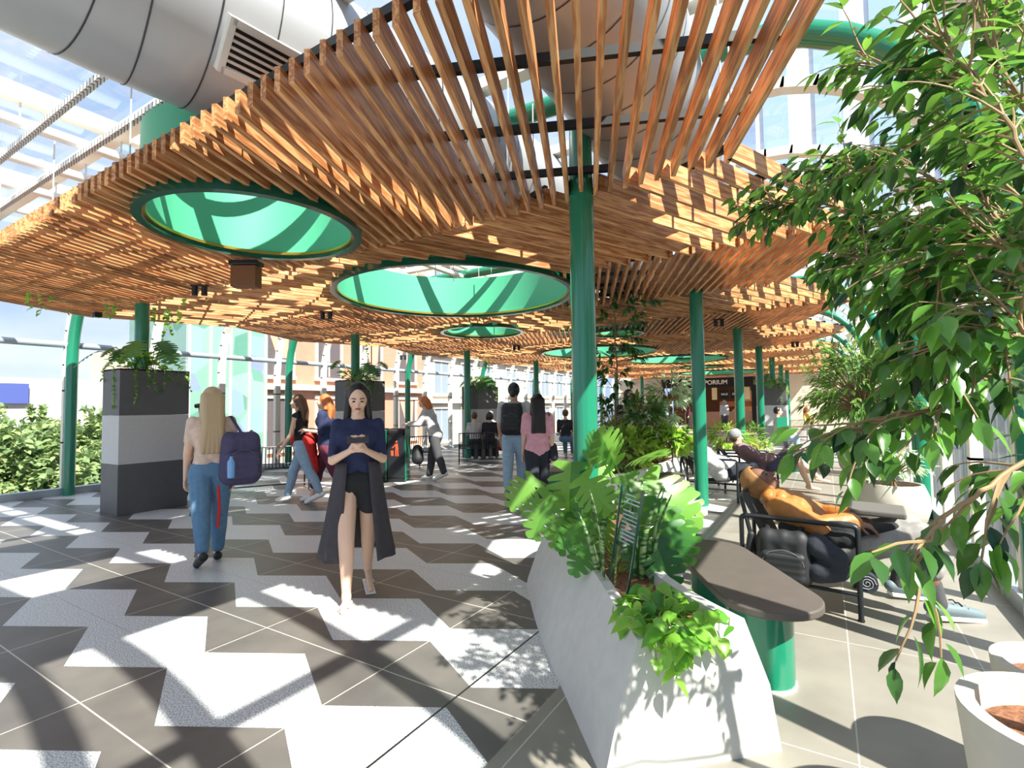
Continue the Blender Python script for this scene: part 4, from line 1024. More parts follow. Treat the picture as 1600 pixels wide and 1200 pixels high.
for i in range(NZ+1):
    f_ = i/NZ; zz = 1.02-f_*.72; rx = .155+.12*f_; ry = .12+.11*f_
    for k_ in range(NA+1):
        a = radians(118)+radians(304)*k_/NA; wv = 1+.07*sin(9*a+f_*2)*f_
        vs.append(b+s*(rx*cos(a)*wv)+fc*(ry*sin(a)*wv-.04*f_)+V((0, 0, zz)))
for i in range(NZ):
    for k_ in range(NA): fs.append((i*(NA+1)+k_, i*(NA+1)+k_+1, (i+1)*(NA+1)+k_+1, (i+1)*(NA+1)+k_))
o = mb.add(vs, fs).build('coat_skirt', 'sheer_black', t, smooth='all', fix=False); md = o.modifiers.new('t', 'SOLIDIFY'); md.thickness = .006
for q in 'LR':
    to, an = J['to'+q], J['an'+q]; fd = (to-an).normalized()
    MB().beam(an-V((0, 0, an.z-.008+.0))-fd*.05+V((0, 0, 0)), to-V((0, 0, to.z-.008))+fd*.02, .075, .014).build('sandal_sole', 'shoe_white', t, bevel=.004) if q == 'R' or True else None
    MB().tube([an.lerp(to, .6)+s*.035-V((0, 0, .02)), an.lerp(to, .55)+V((0, 0, .018)), an.lerp(to, .6)-s*.035-V((0, 0, .02))], .008, 6).build('sandal_strap', 'cloth_beige', t)
hc = J['head']
MB().tube([hc+s*.05+V((0, 0, .075))+fc*.03, hc+V((0, 0, .105))+fc*.045, hc-s*.05+V((0, 0, .075))+fc*.03], .009, 8).build('sunglasses', 'eye_dark', t)
ph = thing('phone', 'phone held in both hands by the woman in black', 'phone', tuple((J['wrL']+J['wrR'])/2+fc*.06+V((0, 0, .08))))
m3 = Matrix((s, (fc*.75-V((0, 0, .6))).normalized(), s.cross((fc*.75-V((0, 0, .6))).normalized()))).transposed()
MB().box(V(ph.location), (.15, .075, .009), m=m3).build('phone_body', 'cloth_charcoal', ph, bevel=.003)
MB().box(V(ph.location)-m3 @ V((0, 0, .006)), (.135, .066, .002), m=m3).build('phone_screen', 'screen', ph)
# --- blond woman with rucksack, seen from behind
p = V((-4.84, 2.56, 0)); aw = (V((p.x, p.y, 0)).normalized()+LEFT*.15).normalized(); J = pose(1.64, p, aw, stride=.08)
t, J = figure('blond woman in beige top and ripped blue jeans walking away at left', J, top='cloth_beige', sleeve=.3, pants='jeans_blue', pl=.92, shoes='shoe_black', hair='hair_blond', hairlen=.30, vox=.0095)
s = J['s']
bp = backpack('purple grey rucksack slung on right shoulder of the blond woman', J['chest']+s*.22-aw*.15-V((0, 0, .23)), -aw, (.36, .24, .52), 'cloth_purple', 'rucksack')
c = V(bp.location); MB().tube([c+V((0, 0, .22)), J['shR']+V((0, 0, .045))-aw*.04, J['shR']+V((0, 0, .035))+aw*.06, c+aw*.14+V((0, 0, .0))], .018, 8, flat=.5).build('shoulder_strap', 'cloth_purple', bp)
MB().tube([c-s*.18-V((0, 0, .25)), c-s*.17-V((0, 0, .45)), c-s*.18-V((0, 0, .62))], .012, 6).build('hanging_strap', 'cloth_red', bp)
bt = thing('water_bottle', 'clear water bottle in the side pocket of the purple rucksack', 'bottle', tuple(c-s*.10-aw*.14-V((0, 0, .08))))
MB().lathe([(0, -.09), (.03, -.09), (.032, .05), (.014, .08), (.014, .1), (0, .1)], tuple(bt.location), 16).build('bottle_body', 'bottle_blue', bt, smooth=True)
# --- two women walking to the left
p = V((-6.85, 4.98, 0)); J = pose(1.66, p, LEFT, stride=.16, lean=.1); s = J['s']
J['wrR'] = J['shR']+LEFT*.32-V((0, 0, .42)); J['elR'] = J['shR']+LEFT*.1-V((0, 0, .27))
t, J = figure('woman in black tank top with red jacket round her waist, walking left', J, top='cloth_black', sleeve=0, pants='jeans_pale', pl=.93, hair='hair_brown', hairlen=.2, vox=.012)
blob('tied_jacket', [(J['pel']+LEFT*.05+V((0, 0, .06)), .13, J['pel']-LEFT*.06+V((0, 0, .03)), .14), (J['pel']-LEFT*.08, .13, J['pel']-LEFT*.16-V((0, 0, .38)), .10), (J['pel']-LEFT*.02+s*.07, .09, J['pel']-LEFT*.05+s*.09-V((0, 0, .3)), .09)], 'cloth_red', t, .014, 3, wr=.01)
p = V((-6.55, 5.2, 0)); J = pose(1.66, p, LEFT, stride=.16, lean=.06); s = J['s']
for q in 'LR': J['el'+q] = J['sh'+q]-V((0, 0, .26)); J['wr'+q] = J['el'+q]+LEFT*.24+V((0, 0, .03))
t, J = figure('ginger haired woman in navy top and maroon culottes, walking left behind another', J, top='cloth_navy', sleeve=.5, pants='cloth_maroon', pl=.78, hair='hair_ginger', hairlen=.18, vox=.012, puff=.012)
t2 = thing('folded_bag', 'dark red bag on the arm of the ginger haired woman', 'bag', tuple(J['wrR'])); blob('bag_body', [(J['wrR']-V((0, 0, .08)), .05, J['wrR']-V((0, 0, .16))-LEFT*.05, .06)], 'cloth_maroon', t2, .012, 2)
# --- couple walking away
p = V((-4.12, 6.75, 0)); J = pose(1.80, p, (AWAY+R0*.15), stride=.09); s = J['s']
t, J = figure('tall man in grey shirt with black backpack walking away', J, top='cloth_lightgrey', sleeve=.4, pants='jeans_pale', pl=.9, shoes='cloth_grey', hair='hair_black', vox=.012, bun=True, skin='skin_tan')
backpack('black backpack on the back of the tall man', J['chest']-J['f']*.22-V((0, 0, .09)), -J['f'], (.36, .24, .52), 'bag_black')
p = V((-3.27, 5.95, 0)); J = pose(1.60, p, (AWAY-R0*.1), stride=.1); s = J['s']
t, J = figure('woman in pink blouse and dark trousers with long black hair, walking away', J, top='cloth_pink', sleeve=.36, pants='cloth_dark', pl=.86, shoes='shoe_white', hair='hair_black', hairlen=.26, vox=.011, puff=.008)
hb_ = thing('shoulder_bag', 'dark shoulder bag on right hip of the woman in pink', 'bag', tuple(J['pel']+s*.2)); c = V(hb_.location)
blob('bag_body', [(c-V((0, 0, .1)), .07, c+V((0, 0, .02)), .06), (c-V((0, 0, .1))-J['f']*.08, .06, c-J['f']*.06, .05)], 'cloth_dark', hb_, .012, 2)
MB().tube([c, J['shR']+V((0, 0, .04))-J['f']*.06, J['shR']-s*.04+V((0, 0, .05)), c+J['f']*.1], .009, 6).build('strap', 'cloth_dark', hb_)
# --- grey figure bending, seated pair, others at the left benches
p = V((-6.55, 7.75, 0)); J = pose(1.66, p, LEFT*.8+AWAY*.2, stride=.1, lean=.35)
for q in 'LR': J['el'+q] = J['sh'+q]+LEFT*.12-V((0, 0, .22)); J['wr'+q] = J['el'+q]+LEFT*.2
figure('woman in grey jacket and dark trousers leaning forward beside the waste bins', J, top='cloth_lightgrey', sleeve=.95, pants='cloth_charcoal', pl=.95, hair='hair_ginger', hairlen=.12, vox=.014, puff=.012)
tb = thing('tote_bag', 'black tote bag hanging beside the woman in grey jacket', 'bag', (-6.75, 7.45, .55)); blob('bag_body', [(V((-6.75, 7.45, .62)), .1, V((-6.72, 7.43, .45)), .12)], 'bag_black', tb, .015, 2)
for (x, y, lab, tp, hr, hl) in ((-7.95, 11.0, 'seated person with short brown hair in pale top, back turned, on slatted bench', 'cloth_lightgrey', 'hair_brown', 0), (-7.6, 11.2, 'seated person with bushy black hair in dark top, back turned, on slatted bench', 'cloth_dark', 'hair_black', .06)):
    figure(lab, pose(1.62, (x, y, 0), AWAY, 'sit', lean=-.05), top=tp, pants='cloth_dark', hair=hr, hairlen=hl, vox=.018, hands=False, face=False)
# --- boy by the viewer, left
figure('small boy in grey shirt standing behind the nearest tall plant box', pose(1.36, tuple(at(315, 797)), LEFT+AWAY*.6), top='cloth_grey', sleeve=.4, pants='cloth_dark', hair='hair_brown', vox=.013, skin='skin_tan', hands=False)
# --- figures around the middle
figure('man in black shirt with crossed arms behind the big green column', dict(pose(1.72, (-3.05, 9.0, 0), -F0+R0*.4), **{}), top='cloth_black', sleeve=.4, pants='cloth_dark', hair='hair_black', vox=.014)
tb = thing('blue_bag', 'bright blue bag held by the man behind the big column', 'bag', (-2.9, 8.75, .95)); blob('bag_body', [(V((-2.98, 8.72, 1.08)), .09, V((-2.9, 8.72, .9)), .13)], 'cloth_blue', tb, .014, 2)
figure('seated man in dark shirt beyond the woman in pink', pose(1.7, (-6.1, 12.7, 0), R0*.3+AWAY, 'sit'), top='cloth_dark', pants='jeans_blue', hair='hair_brown', vox=.018, hands=False, face=False)
figure('shopper in grey hood standing at the shop front', pose(1.66, (-4.55, 28.7, 0), AWAY), top='cloth_lightgrey', sleeve=.9, pants='cloth_charcoal', hair='cloth_grey', hairlen=.08, vox=.02, hands=False, face=False, puff=.01)
figure('shopper in red and black at left of the shop front', pose(1.66, (-6.3, 28.2, 0), LEFT), top='cloth_maroon', sleeve=.9, pants='cloth_black', hair='hair_black', hairlen=.08, vox=.02, hands=False, face=False)
figure('shopper in dark top near the shop counter, behind thin tree', pose(1.66, (-6.9, 27.0, 0), LEFT), top='cloth_dark', sleeve=.9, pants='cloth_black', hair='hair_brown', vox=.02, hands=False, face=False)
figure('seated person in orange top behind the third planter', pose(1.66, (-2.2, 16.5, 0), -F0+R0*.5, 'sit'), top='cloth_orange', sleeve=.4, pants='cloth_grey', hair='hair_brown', vox=.016, skin='skin_tan', hands=False)
J = pose(1.7, (-1.1, 15.2, 0), R0-F0*.5, 'sit'); figure('seated man with dark cap and blue jeans by the green sign board', J, top='cloth_lightgrey', sleeve=.4, pants='jeans_pale', hair='hair_black', vox=.016, hands=False)
figure('blond person in yellow top seated by the far cream wall', pose(1.66, (-.62, 23.0, 0), -F0+R0*.3, 'sit'), top='cloth_yellow', sleeve=.4, pants='cloth_white', pl=.5, hair='hair_ginger', hairlen=.1, vox=.018, hands=False)
# --- lounge chairs
def lounge(lab, o, a, w_, L_, zt=.62, W=.60, zb=None):
    zb = zb or zt+.05
    """tube frame lounge chair: o rear near foot, a forward, w_ across"""
    o = V(o); a = V(a).normalized(); w_ = V(w_).normalized(); z = V((0, 0, 1)); t = thing('lounge_chair', lab, 'chair', tuple(o), group='black tube lounge chairs')
    def P(x, y, h): return o+a*x+w_*y+z*h
    def rnd_path(pts, r=.05):
        out = [pts[0]]
        for i in range(1, len(pts)-1):
            b = pts[i]; d1 = (pts[i-1]-b).normalized(); d2 = (pts[i+1]-b).normalized()
            for k in range(5): q = k/4.0; out.append((b+d1*r).lerp(b, q).lerp(b.lerp(b+d2*r, q), q))
        out.append(pts[-1]); return out
    for y in (0, W):
        MB().tube(rnd_path([P(0, y, 0), P(0, y, zt), P(L_, y, zt-.01), P(L_, y, 0)], .035 if True else 0), .0165, 10).build('arm_frame', 'black_metal', t, smooth=True)
        MB().tube([P(0, y, .19), P(L_, y, .17)], .013, 8).build('side_rail', 'black_metal', t, smooth=True)
        for x in (0, L_): MB().cyl(P(x, y, 0)[:2], .02, 0, .012, 12).build('foot', 'rail_black', t)
    MB().tube([P(.0, 0, .19), P(.0, W, .19)], .013, 8).build('cross_rail', 'black_metal', t); MB().tube([P(L_*.92, 0, .30), P(L_*.92, W, .30)], .013, 8).build('cross_rail', 'black_metal', t)
    MB().tube(rnd_path([P(.10, 0, .30), P(0, 0, zb), P(0, W, zb), P(.10, W, .30)], .06), .015, 8).build('back_frame', 'black_metal', t, smooth=True)
    for i in range(13):
        y = W*(i+1)/14.0; MB().tube(rnd_path([P(0, y, zb), P(L_*.35, y, .25), P(L_*.92, y, .31)], .08), .007, 6).build('slat', 'black_metal', t)
    return t
CO, CA, CW = V((-.55, 4.05, 0)), V((1, 0, 0)), V((0, 1, 0))
lounge('black tube lounge chair holding the resting man in the orange jacket', CO, CA, CW, .70, W=.72, zb=.76)
lounge('black lounge chair beside the second green column, with grey jacket person', (-1.9, 7.95, 0), (1, .08, 0), (-.08, 1, 0), .78)
lounge('black lounge chair farther back, under the person in grey beanie', (-1.45, 9.0, 0), (1, .35, 0), (-.35, 1, 0), .8)
# resting man in orange jacket
hipc = V((.08, 4.42, .40)); chest = V((-.23, 4.42, .60)); neck = V((-.39, 4.42, .71)); head = V((-.455, 4.42, .815))
J = dict(H=1.78, f=CA, s=-CW, b=V((-.0, 4.4, 0)), pel=hipc, waist=V((-.07, 4.42, .48)), chest=chest, neck=neck, head=head,
         shL=V((-.31, 4.61, .65)), shR=V((-.31, 4.23, .65)), elL=V((-.06, 4.70, .55)), elR=V((-.07, 4.14, .56)), wrL=V((.14, 4.52, .58)), wrR=V((.15, 4.24, .60)),
         hipL=hipc+CW*.10, hipR=hipc-CW*.10, knL=V((.47, 4.66, .53)), knR=V((.51, 4.33, .53)), anL=V((.40, 4.66, .11)), anR=V((.58, 4.31, .11)), toL=V((.60, 4.74, .03)), toR=V((.80, 4.44, .035)),
         hf=(CA*.62+V((0, 0, .78))-CW*.12).normalized(), hu=(-CA*.78+V((0, 0, .62))).normalized())
J['hdR'] = (CA+V((0, 0, -.25))); J['pnR'] = V((0, 0.2, -1)); J['hdL'] = CA-CW*.5; J['pnL'] = V((0, 0, -1)); J['curlR'] = .7
J['s'] = (J['shR']-J['shL']).normalized()
t, J = figure('man in orange jacket and hood resting stretched out in a lounge chair', J, top='cloth_orange', sleeve=.93, pants='pants_grey', pl=.74, shoes='shoe_teal', skin='skin_dark', hair='hair_black', vox=.0085, puff=.016, wr=.018, hood=1, sock='cloth_charcoal')
hu, hf = J['hu'], J['hf']; hs = hf.cross(hu).normalized(); R3 = Matrix((hs, hf, hu)).transposed()
# hood: shell round the back of the head
vs = []; fs = []; NA, NB = 22, 14
for i in range(NB+1):
    th = radians(6)+radians(112)*i/NB
    for k_ in range(NA): a = 2*pi*k_/NA; r = (.118+.004*sin(a*9))*(1+.12*(i/NB)*(i > NB*.6)*0); vs.append(head+hu*.012-hf*.012+R3 @ V((r*sin(th)*cos(a)*.84, -r*cos(th)*1.05, r*sin(th)*sin(a)*1.12)))
for i in range(NB):
    for k_ in range(NA): fs.append((i*NA+k_, i*NA+(k_+1) % NA, (i+1)*NA+(k_+1) % NA, (i+1)*NA+k_))
fs.append(tuple(range(NA)))
o = MB().add(vs, fs).build('hood', 'cloth_ochre', t, smooth='all'); md = o.modifiers.new('t', 'SOLIDIFY'); md.thickness = .01
blob('collar', [(neck+CW*.07+V((0, 0, .0)), .065, neck-CW*.07, .065), (neck.lerp(chest, .5)+CW*.08+V((0, 0, .05)), .06, neck.lerp(chest, .5)-CW*.08+V((0, 0, .05)), .06)], 'cloth_orange', t, .01, 4, wr=.012)
blob('beard', [(head+hf*.06-hu*.05, .03, head+hf*.05-hu*.062, .032), (head+hf*.03-hu*.045+hs*.045, .022, head+hf*.05-hu*.06, .028), (head+hf*.03-hu*.045-hs*.045, .022, head+hf*.05-hu*.06, .028)], 'hair_black', t, .009, 3)
for q in 'LR':
    an, to = J['an'+q], J['to'+q]; MB().beam(V((an.x, an.y, .015))-(to-an).normalized()*.06, V((to.x, to.y, .015))+(to-an).normalized()*.02, .085, .028).build('shoe_sole', 'shoe_white', t, bevel=.01)
    for i in range(4): c = an.lerp(to, .35+.15*i)+V((0, 0, .04-.008*i)); sd_ = (to-an).cross(V((0, 0, 1))).normalized(); MB().tube([c-sd_*.03, c+V((0, 0, .012)), c+sd_*.03], .004, 5).build('shoe_lace', 'bag_black', t)
# black coat over his arm, black backpack hanging on the chair side, mat roll, laptop bag
tc_ = thing('black_coat', 'black coat lying over lap and arm of the resting man', 'coat', (-.05, 4.2, .5))
blob('coat_body', [(V((-.28, 4.17, .53)), .05, V((-.05, 4.13, .58)), .055), (V((-.05, 4.13, .58)), .055, V((.12, 4.15, .57)), .05), (V((-.25, 4.13, .50)), .05, V((.10, 4.10, .50)), .055), (V((.15, 4.25, .54)), .045, V((.36, 4.3, .58)), .035)], 'cloth_black', tc_, .01, 3, wr=.02)
bpk = backpack('big black hiking backpack hanging on the near side of the front lounge chair', (CO+CA*.27-CW*.07+V((0, 0, .385))), -CW, (.36, .20, .40), 'bag_black', 'hiking_backpack')
c = V(bpk.location); blob('side_bag', [(c+CA*.20+V((0, 0, .09)), .08, c+CA*.31+V((0, 0, .02)), .07), (c+CA*.20-V((0, 0, .08)), .08, c+CA*.31-V((0, 0, .06)), .07)], 'cloth_dark', bpk, .011, 3, wr=.015)
blob('shoulder_pad', [(c-CA*.20+V((0, 0, .12)), .024, c-CA*.22-V((0, 0, .02)), .028)], 'bag_black', bpk, .01, 2)
rl = thing('rolled_mat', 'dark rolled mat under the front end of the lounge chair seat', 'rolled mat', tuple(CO+CA*.74+V((0, 0, .24))))
mb = MB(); cc = CO+CA*.74+CW*.04+V((0, 0, .245)); mb.tube([cc-CW*.02, cc+CW*.42], .062, 20); mb.build('roll', 'cloth_dark', rl, smooth=True)
mb = MB(); mb.tube([cc-CW*.022+CA*(.05*(1-k/26))*cos(k*.7)+V((0, 0, .05*(1-k/26)*sin(k*.7))) for k in range(24)], .0035, 5); mb.build('roll_edge', 'cloth_grey', rl)
lb = thing('laptop_bag', 'grey laptop sleeve on the lap of the resting man', 'bag', (.3, 4.5, .66))
pA, pB, pC, pD = V((.12, 4.36, .66)), V((.14, 4.68, .67)), V((.46, 4.66, .66)), V((.44, 4.34, .655))
nrm = (pB-pA).cross(pD-pA).normalized(); nrm = nrm if nrm.z > 0 else -nrm
MB().loft([[q-nrm*.03 for q in (pA, pB, pC, pD)], [q+nrm*.012 for q in (pA, pB, pC, pD)]]).build('sleeve_body', 'laptop_bag', lb, bevel=.012)
# person in grey beanie, floral shirt, bare legs
hip = V((-.85, 9.30, .42)); f2 = V((.9, .42, 0)).normalized(); s2 = V((f2.y, -f2.x, 0))
J = dict(H=1.7, f=f2, s=s2, b=V((-.9, 9.3, 0)), pel=hip, waist=hip-f2*.14+V((0, 0, .08)), chest=hip-f2*.33+V((0, 0, .21)), neck=hip-f2*.45+V((0, 0, .32)), head=hip-f2*.47+V((0, 0, .46)), hf=(f2+V((0, 0, .1))).normalized(), hu=V((0, 0, 1)))
for q, sg in (('R', 1), ('L', -1)):
    J['sh'+q] = hip-f2*.4+s2*sg*.18+V((0, 0, .27)); J['el'+q] = hip-f2*.15+s2*sg*.24+V((0, 0, .14)); J['wr'+q] = hip+f2*.12+s2*sg*.08+V((0, 0, .13)); J['hip'+q] = hip+s2*sg*.09
J['knR'] = hip+f2*.45+s2*.06+V((0, 0, .12)); J['anR'] = hip+f2*.62+s2*.05-V((0, 0, .32)); J['toR'] = J['anR']+f2*.16-V((0, 0, .06))
J['knL'] = hip+f2*.43-s2*.06+V((0, 0, .16)); J['anL'] = hip+f2*.80-s2*.04-V((0, 0, .20)); J['toL'] = J['anL']+f2*.17-V((0, 0, .07))
figure('person in grey beanie, floral shirt and shorts lounging with bare legs out', J, top='cloth_floral', sleeve=.8, pants='cloth_purple', pl=.42, shoes=None, hair='hair_brown', vox=.011, puff=.012, hat='cloth_grey')
# person in grey puffer jacket on the chair by the second column
hip = V((-1.35, 8.25, .40)); f2 = V((.95, .1, 0)).normalized(); s2 = V((f2.y, -f2.x, 0))
J = dict(H=1.7, f=f2, s=s2, b=V((-1.4, 8.25, 0)), pel=hip, waist=hip-f2*.13+V((0, 0, .09)), chest=hip-f2*.28+V((0, 0, .22)), neck=hip-f2*.38+V((0, 0, .33)), head=hip-f2*.42+V((0, 0, .45)), hf=(f2+V((0, 0, .2))).normalized(), hu=V((0, 0, 1)))
for q, sg in (('R', 1), ('L', -1)):
    J['sh'+q] = hip-f2*.34+s2*sg*.18+V((0, 0, .28)); J['el'+q] = hip-f2*.12+s2*sg*.24+V((0, 0, .16)); J['wr'+q] = hip+f2*.1+s2*sg*.07+V((0, 0, .12)); J['hip'+q] = hip+s2*sg*.09
    J['kn'+q] = hip+f2*.42+s2*sg*.08+V((0, 0, .08)); J['an'+q] = hip+f2*.55+s2*sg*.08-V((0, 0, .31)); J['to'+q] = J['an'+q]+f2*.15-V((0, 0, .06))
figure('person in pale grey puffer jacket slumped in chair behind second green column', J, top='cloth_lightgrey', sleeve=.95, pants='cloth_dark', pl=.95, shoes='shoe_black', hair='hair_brown', vox=.012, puff=.03, wr=.02)
# ================================================================== SLATTED BENCHES, BINS AND SMALL THINGS
def slat_bench(lab, c, f, w=1.3, grp='black slatted benches on the left'):
    """c centre on floor, f the way a sitter faces"""
    f = V((f[0], f[1], 0)).normalized(); s = V((f.y, -f.x, 0)); z = V((0, 0, 1)); c = V(c); t = thing('slatted_bench', lab, 'bench', tuple(c), group=grp)
    P = lambda x, y, h: c+s*x+f*y+z*h; n_ = int(w/.055)
    for x in (-w/2, w/2):
        MB().tube([P(x, .28, 0), P(x, .28, .43), P(x, -.22, .40), P(x, -.30, .78)], .014, 8).build('side_frame', 'black_metal', t, smooth=True)
        MB().tube([P(x, -.24, .4), P(x, -.27, 0)], .014, 8).build('leg', 'black_metal', t)
    for a, b in ((.28, .43), (-.30, .78), (-.22, .40)): MB().tube([P(-w/2, a, b), P(w/2, a, b)], .012, 8).build('cross_bar', 'black_metal', t)
    MB().tube([P(-w/2, -.26, .12), P(w/2, -.26, .12)], .011, 8).build('low_bar', 'black_metal', t)
    for i in range(n_):
        x = -w/2+w*(i+.5)/n_; MB().tube([P(x, .28, .435), P(x, -.2, .405), P(x, -.23, .45), P(x, -.30, .78)], .0085, 6).build('slat', 'black_metal', t, fix=False)
    return t
slat_bench('black slatted bench behind the blond woman and her rucksack', tuple(at(418, 766)), (-.88, .48), 1.3)
slat_bench('black slatted bench right of the waste bins, partly hidden', (-8.2, 8.7, 0), (-.95, .3), 1.0)
slat_bench('black slatted bench in front of the two seated people', (-7.55, 10.75, 0), (-.6, .8), 1.15)
slat_bench('black slatted bench far right before the cream wall', (-1.0, 22.5, 0), (.5, -.85), 1.1, 'far benches')
bt = thing('waste_bin', 'black double waste bin with green edges and print of a person binning litter', 'waste bin', (-7.35, 7.35, 0))
BD = R0; BN = -F0; C0 = V((-7.36, 7.3, 0)); m3 = Matrix((BD, F0, V((0, 0, 1)))).transposed()
for q in (-1, 1):
    x = q*.185
    MB().box(C0+BD*x+V((0, 0, .50)), (.355, .42, .84), m=m3).build('bin_body', 'dark_tile' if False else 'black_metal', bt, bevel=.03)
    MB().box(C0+BD*x+V((0, 0, .97)), (.355, .42, .12), m=m3).build('bin_lid', 'rail_black', bt, bevel=.04)
    MB().box(C0+BD*(x+.183)+V((0, 0, .52)), (.012, .43, .98), m=m3).build('edge_strip', 'green_paint', bt)
    MB().box(C0+BD*x+V((0, 0, .04)), (.33, .38, .08), m=m3).build('plinth', 'rail_black', bt)
    MB().box(C0+BD*x-F0*.213+V((0, 0, .91)), (.26, .01, .07), m=m3).build('slot', 'eye_dark', bt)
px_ = C0+BD*.2-F0*.214
mb = MB(); mb.ell(px_+V((0, 0, .78)), (.02, .004, .02), 12, 8, m3); mb.beam(px_+V((0, 0, .74)), px_+V((0, 0, .62))+BD*.01, .05, .006, up=F0); mb.beam(px_+V((0, 0, .63))-BD*.012, px_+V((0, 0, .5))-BD*.012, .02, .006, up=F0); mb.beam(px_+V((0, 0, .63))+BD*.02, px_+V((0, 0, .5))+BD*.03, .02, .006, up=F0)
mb.beam(px_+V((0, 0, .72))-BD*.02, px_+V((0, 0, .66))-BD*.08, .015, .006, up=F0); mb.beam(px_+V((0, 0, .61))-BD*.085, px_+V((0, 0, .51))-BD*.08, .045, .006, up=F0)
mb.build('litter_symbol', 'orange_print', bt)
py_ = C0-BD*.17-F0*.214; mb = MB()
for k_ in range(3): a = 2*pi*k_/3+.5; pts = [py_+BD*(.055*cos(a+i*.25))+V((0, 0, .66+.075*sin(a+i*.25))) for i in range(6)]; mb.tube(pts, .012, 6)
mb.build('recycle_symbol', 'yellow_print', bt)
vw = thing('viewing_scope', 'black viewing scope on a post behind the nearest tall plant box', 'viewing scope', (-8.75, 4.55, 0)); c = V((-8.75, 4.55, 0))
MB().cyl((c.x, c.y), .04, 0, 1.32, 16).build('post', 'black_metal', vw); MB().tube([c+R0*.13+V((0, 0, 1.5)), c+R0*.12+V((0, 0, 1.38)), c+V((0, 0, 1.33)), c-R0*.12+V((0, 0, 1.38)), c-R0*.13+V((0, 0, 1.5))], .018, 8).build('yoke', 'black_metal', vw, smooth=True)
for q in (-.04, .04): MB().tube([c-R0*.17+F0*q+V((0, 0, 1.5)), c+R0*.17+F0*q+V((0, 0, 1.54))], [.035, .05], 12).build('scope_barrel', 'black_metal', vw, smooth=True)
def stroller(lab, c, m):
    c = V(c); t = thing('stroller', lab, 'stroller', tuple(c))
    for a in (-.22, .22):
        for b in (-.22, .22): MB().lathe([(.06, -.015), (.09, -.015), (.09, .015), (.06, .015)], (0, 0, 0), 16, closed=True).build('wheel', 'rail_black', t, world=False).matrix_local = Matrix.Translation((a, b, .09)) @ Matrix.Rotation(pi/2, 4, 'Y')
        MB().tube([c+V((a, -.22, .12)), c+V((a, .1, .55)), c+V((a, .3, 1.0))], .011, 6).build('frame_tube', 'black_metal', t)
    blob('seat_shell', [(c+V((-.12, -.1, .42)), .1, c+V((.12, -.1, .42)), .1), (c+V((-.12, .08, .6)), .1, c+V((.12, .08, .6)), .1), (c+V((0, .12, .8)), .14, c+V((0, .1, .75)), .14)], m, t, .018, 3)
    return t
stroller('dark stroller half hidden behind the nearest tall plant box', tuple(at(296, 775)), 'cloth_black')
stroller('red and blue stroller beside the third tall plant box', (-7.75, 12.3, 0), 'toy_blue')
sb = thing('child_toy_bag', 'red bag in the basket of the blue stroller', 'bag', (-7.7, 12.0, .3)); blob('bag_body', [(V((-7.8, 12.0, .3)), .1, V((-7.6, 12.0, .3)), .1)], 'toy_red', sb, .02, 2)
gs = thing('green_sign_board', 'green sign board on two rods in the third planter', 'sign', (-1.35, 13.2, .45))
gb_ = atd(1222, 668, 12.6); MB().box((gb_.x, gb_.y, .88), (.26, .02, .42), rz=yaw).build('board', 'green_paint', gs)
for q in (-.1, .1): MB().tube([V((gb_.x, gb_.y, .40))+R0*q, V((gb_.x, gb_.y, .75))+R0*q], .008, 6).build('rod', 'dark_green_paint', gs)
gs = thing('green_sign_board', 'green sign board on rods in the second planter among bushes', 'sign', (-2.55, 8.0, .45))
MB().box((-2.55, 7.9, .85), (.16, .02, .3), rz=yaw).build('board', 'green_paint', gs); MB().tube([(-2.55, 7.9, .45), (-2.55, 7.9, .75)], .008, 6).build('rod', 'dark_green_paint', gs)
# things hung under the slats
def spot(lab, p):
    p = V(p); t = thing('spotlight', lab, 'spotlight', tuple(p), group='small black twin spotlights under the slats')
    for q in (-.06, .06): MB().tube([p+R0*q+V((0, 0, 0)), p+R0*q-V((0, 0, .12))], .035, 16).build('lamp_can', 'black_metal', t, smooth=True)
    MB().box(p+V((0, 0, .005)), (.2, .05, .02), rz=yaw).build('mount', 'black_metal', t)
for (x, y, l) in ((312, 447, 'twin black spotlight below the slats left of the hanging box'), (510, 488, 'twin black spotlight below slats in front of the second drum, left'), (807, 540, 'twin black spotlight right of the small light drum'), (1123, 500, 'black spotlight near the third green column top'), (1052, 590, 'twin spotlight far down the right row'), (630, 556, 'small black spotlight at the far left slat edge'), (1242, 535, 'small spotlight at the right slat edge')):
    spot(l, at(x, y, 2.98))
sp = thing('hanging_speaker', 'boxy speaker on black bracket hung under the nearest drum', 'speaker', tuple(at(385, 408, 2.98)))
c = at(385, 408, 2.98); MB().box(c-V((0, 0, .03)), (.30, .16, .05), rz=yaw).build('bracket', 'black_metal', sp, bevel=.01); MB().box(c-V((0, 0, .17)), (.26, .14, .22), rz=yaw).build('speaker_box', 'shade_brown', sp, bevel=.005)
cd = thing('security_camera', 'small black camera box at the left slat edge above the glass', 'camera', tuple(at(152, 490, 2.97))); MB().box(at(152, 492, 2.93), (.1, .1, .08)).build('housing', 'black_metal', cd, bevel=.01)
# ivy hanging under the left part of the canopy
random.seed(9); iv = thing('canopy_ivy', 'loose ivy strands hanging from the slats at far left', 'ivy', tuple(at(60, 455, 2.98))); A, B = MB(), MB()
for (x, y, ln) in ((45, 452, .25), (62, 455, .35), (80, 458, .15), (108, 478, .12), (165, 470, .2), (185, 468, .25), (262, 480, .35), (280, 478, .3), (240, 476, .2), (300, 470, .08), (325, 462, .08), (345, 465, .08), (290, 462, .1)):
    vine(A, B, at(x, y, 2.99), ln, .25, .05, .07)
A.build('leaves', 'pothos_leaf', iv, fix=False); B.build('strands', 'twig', iv, fix=False)
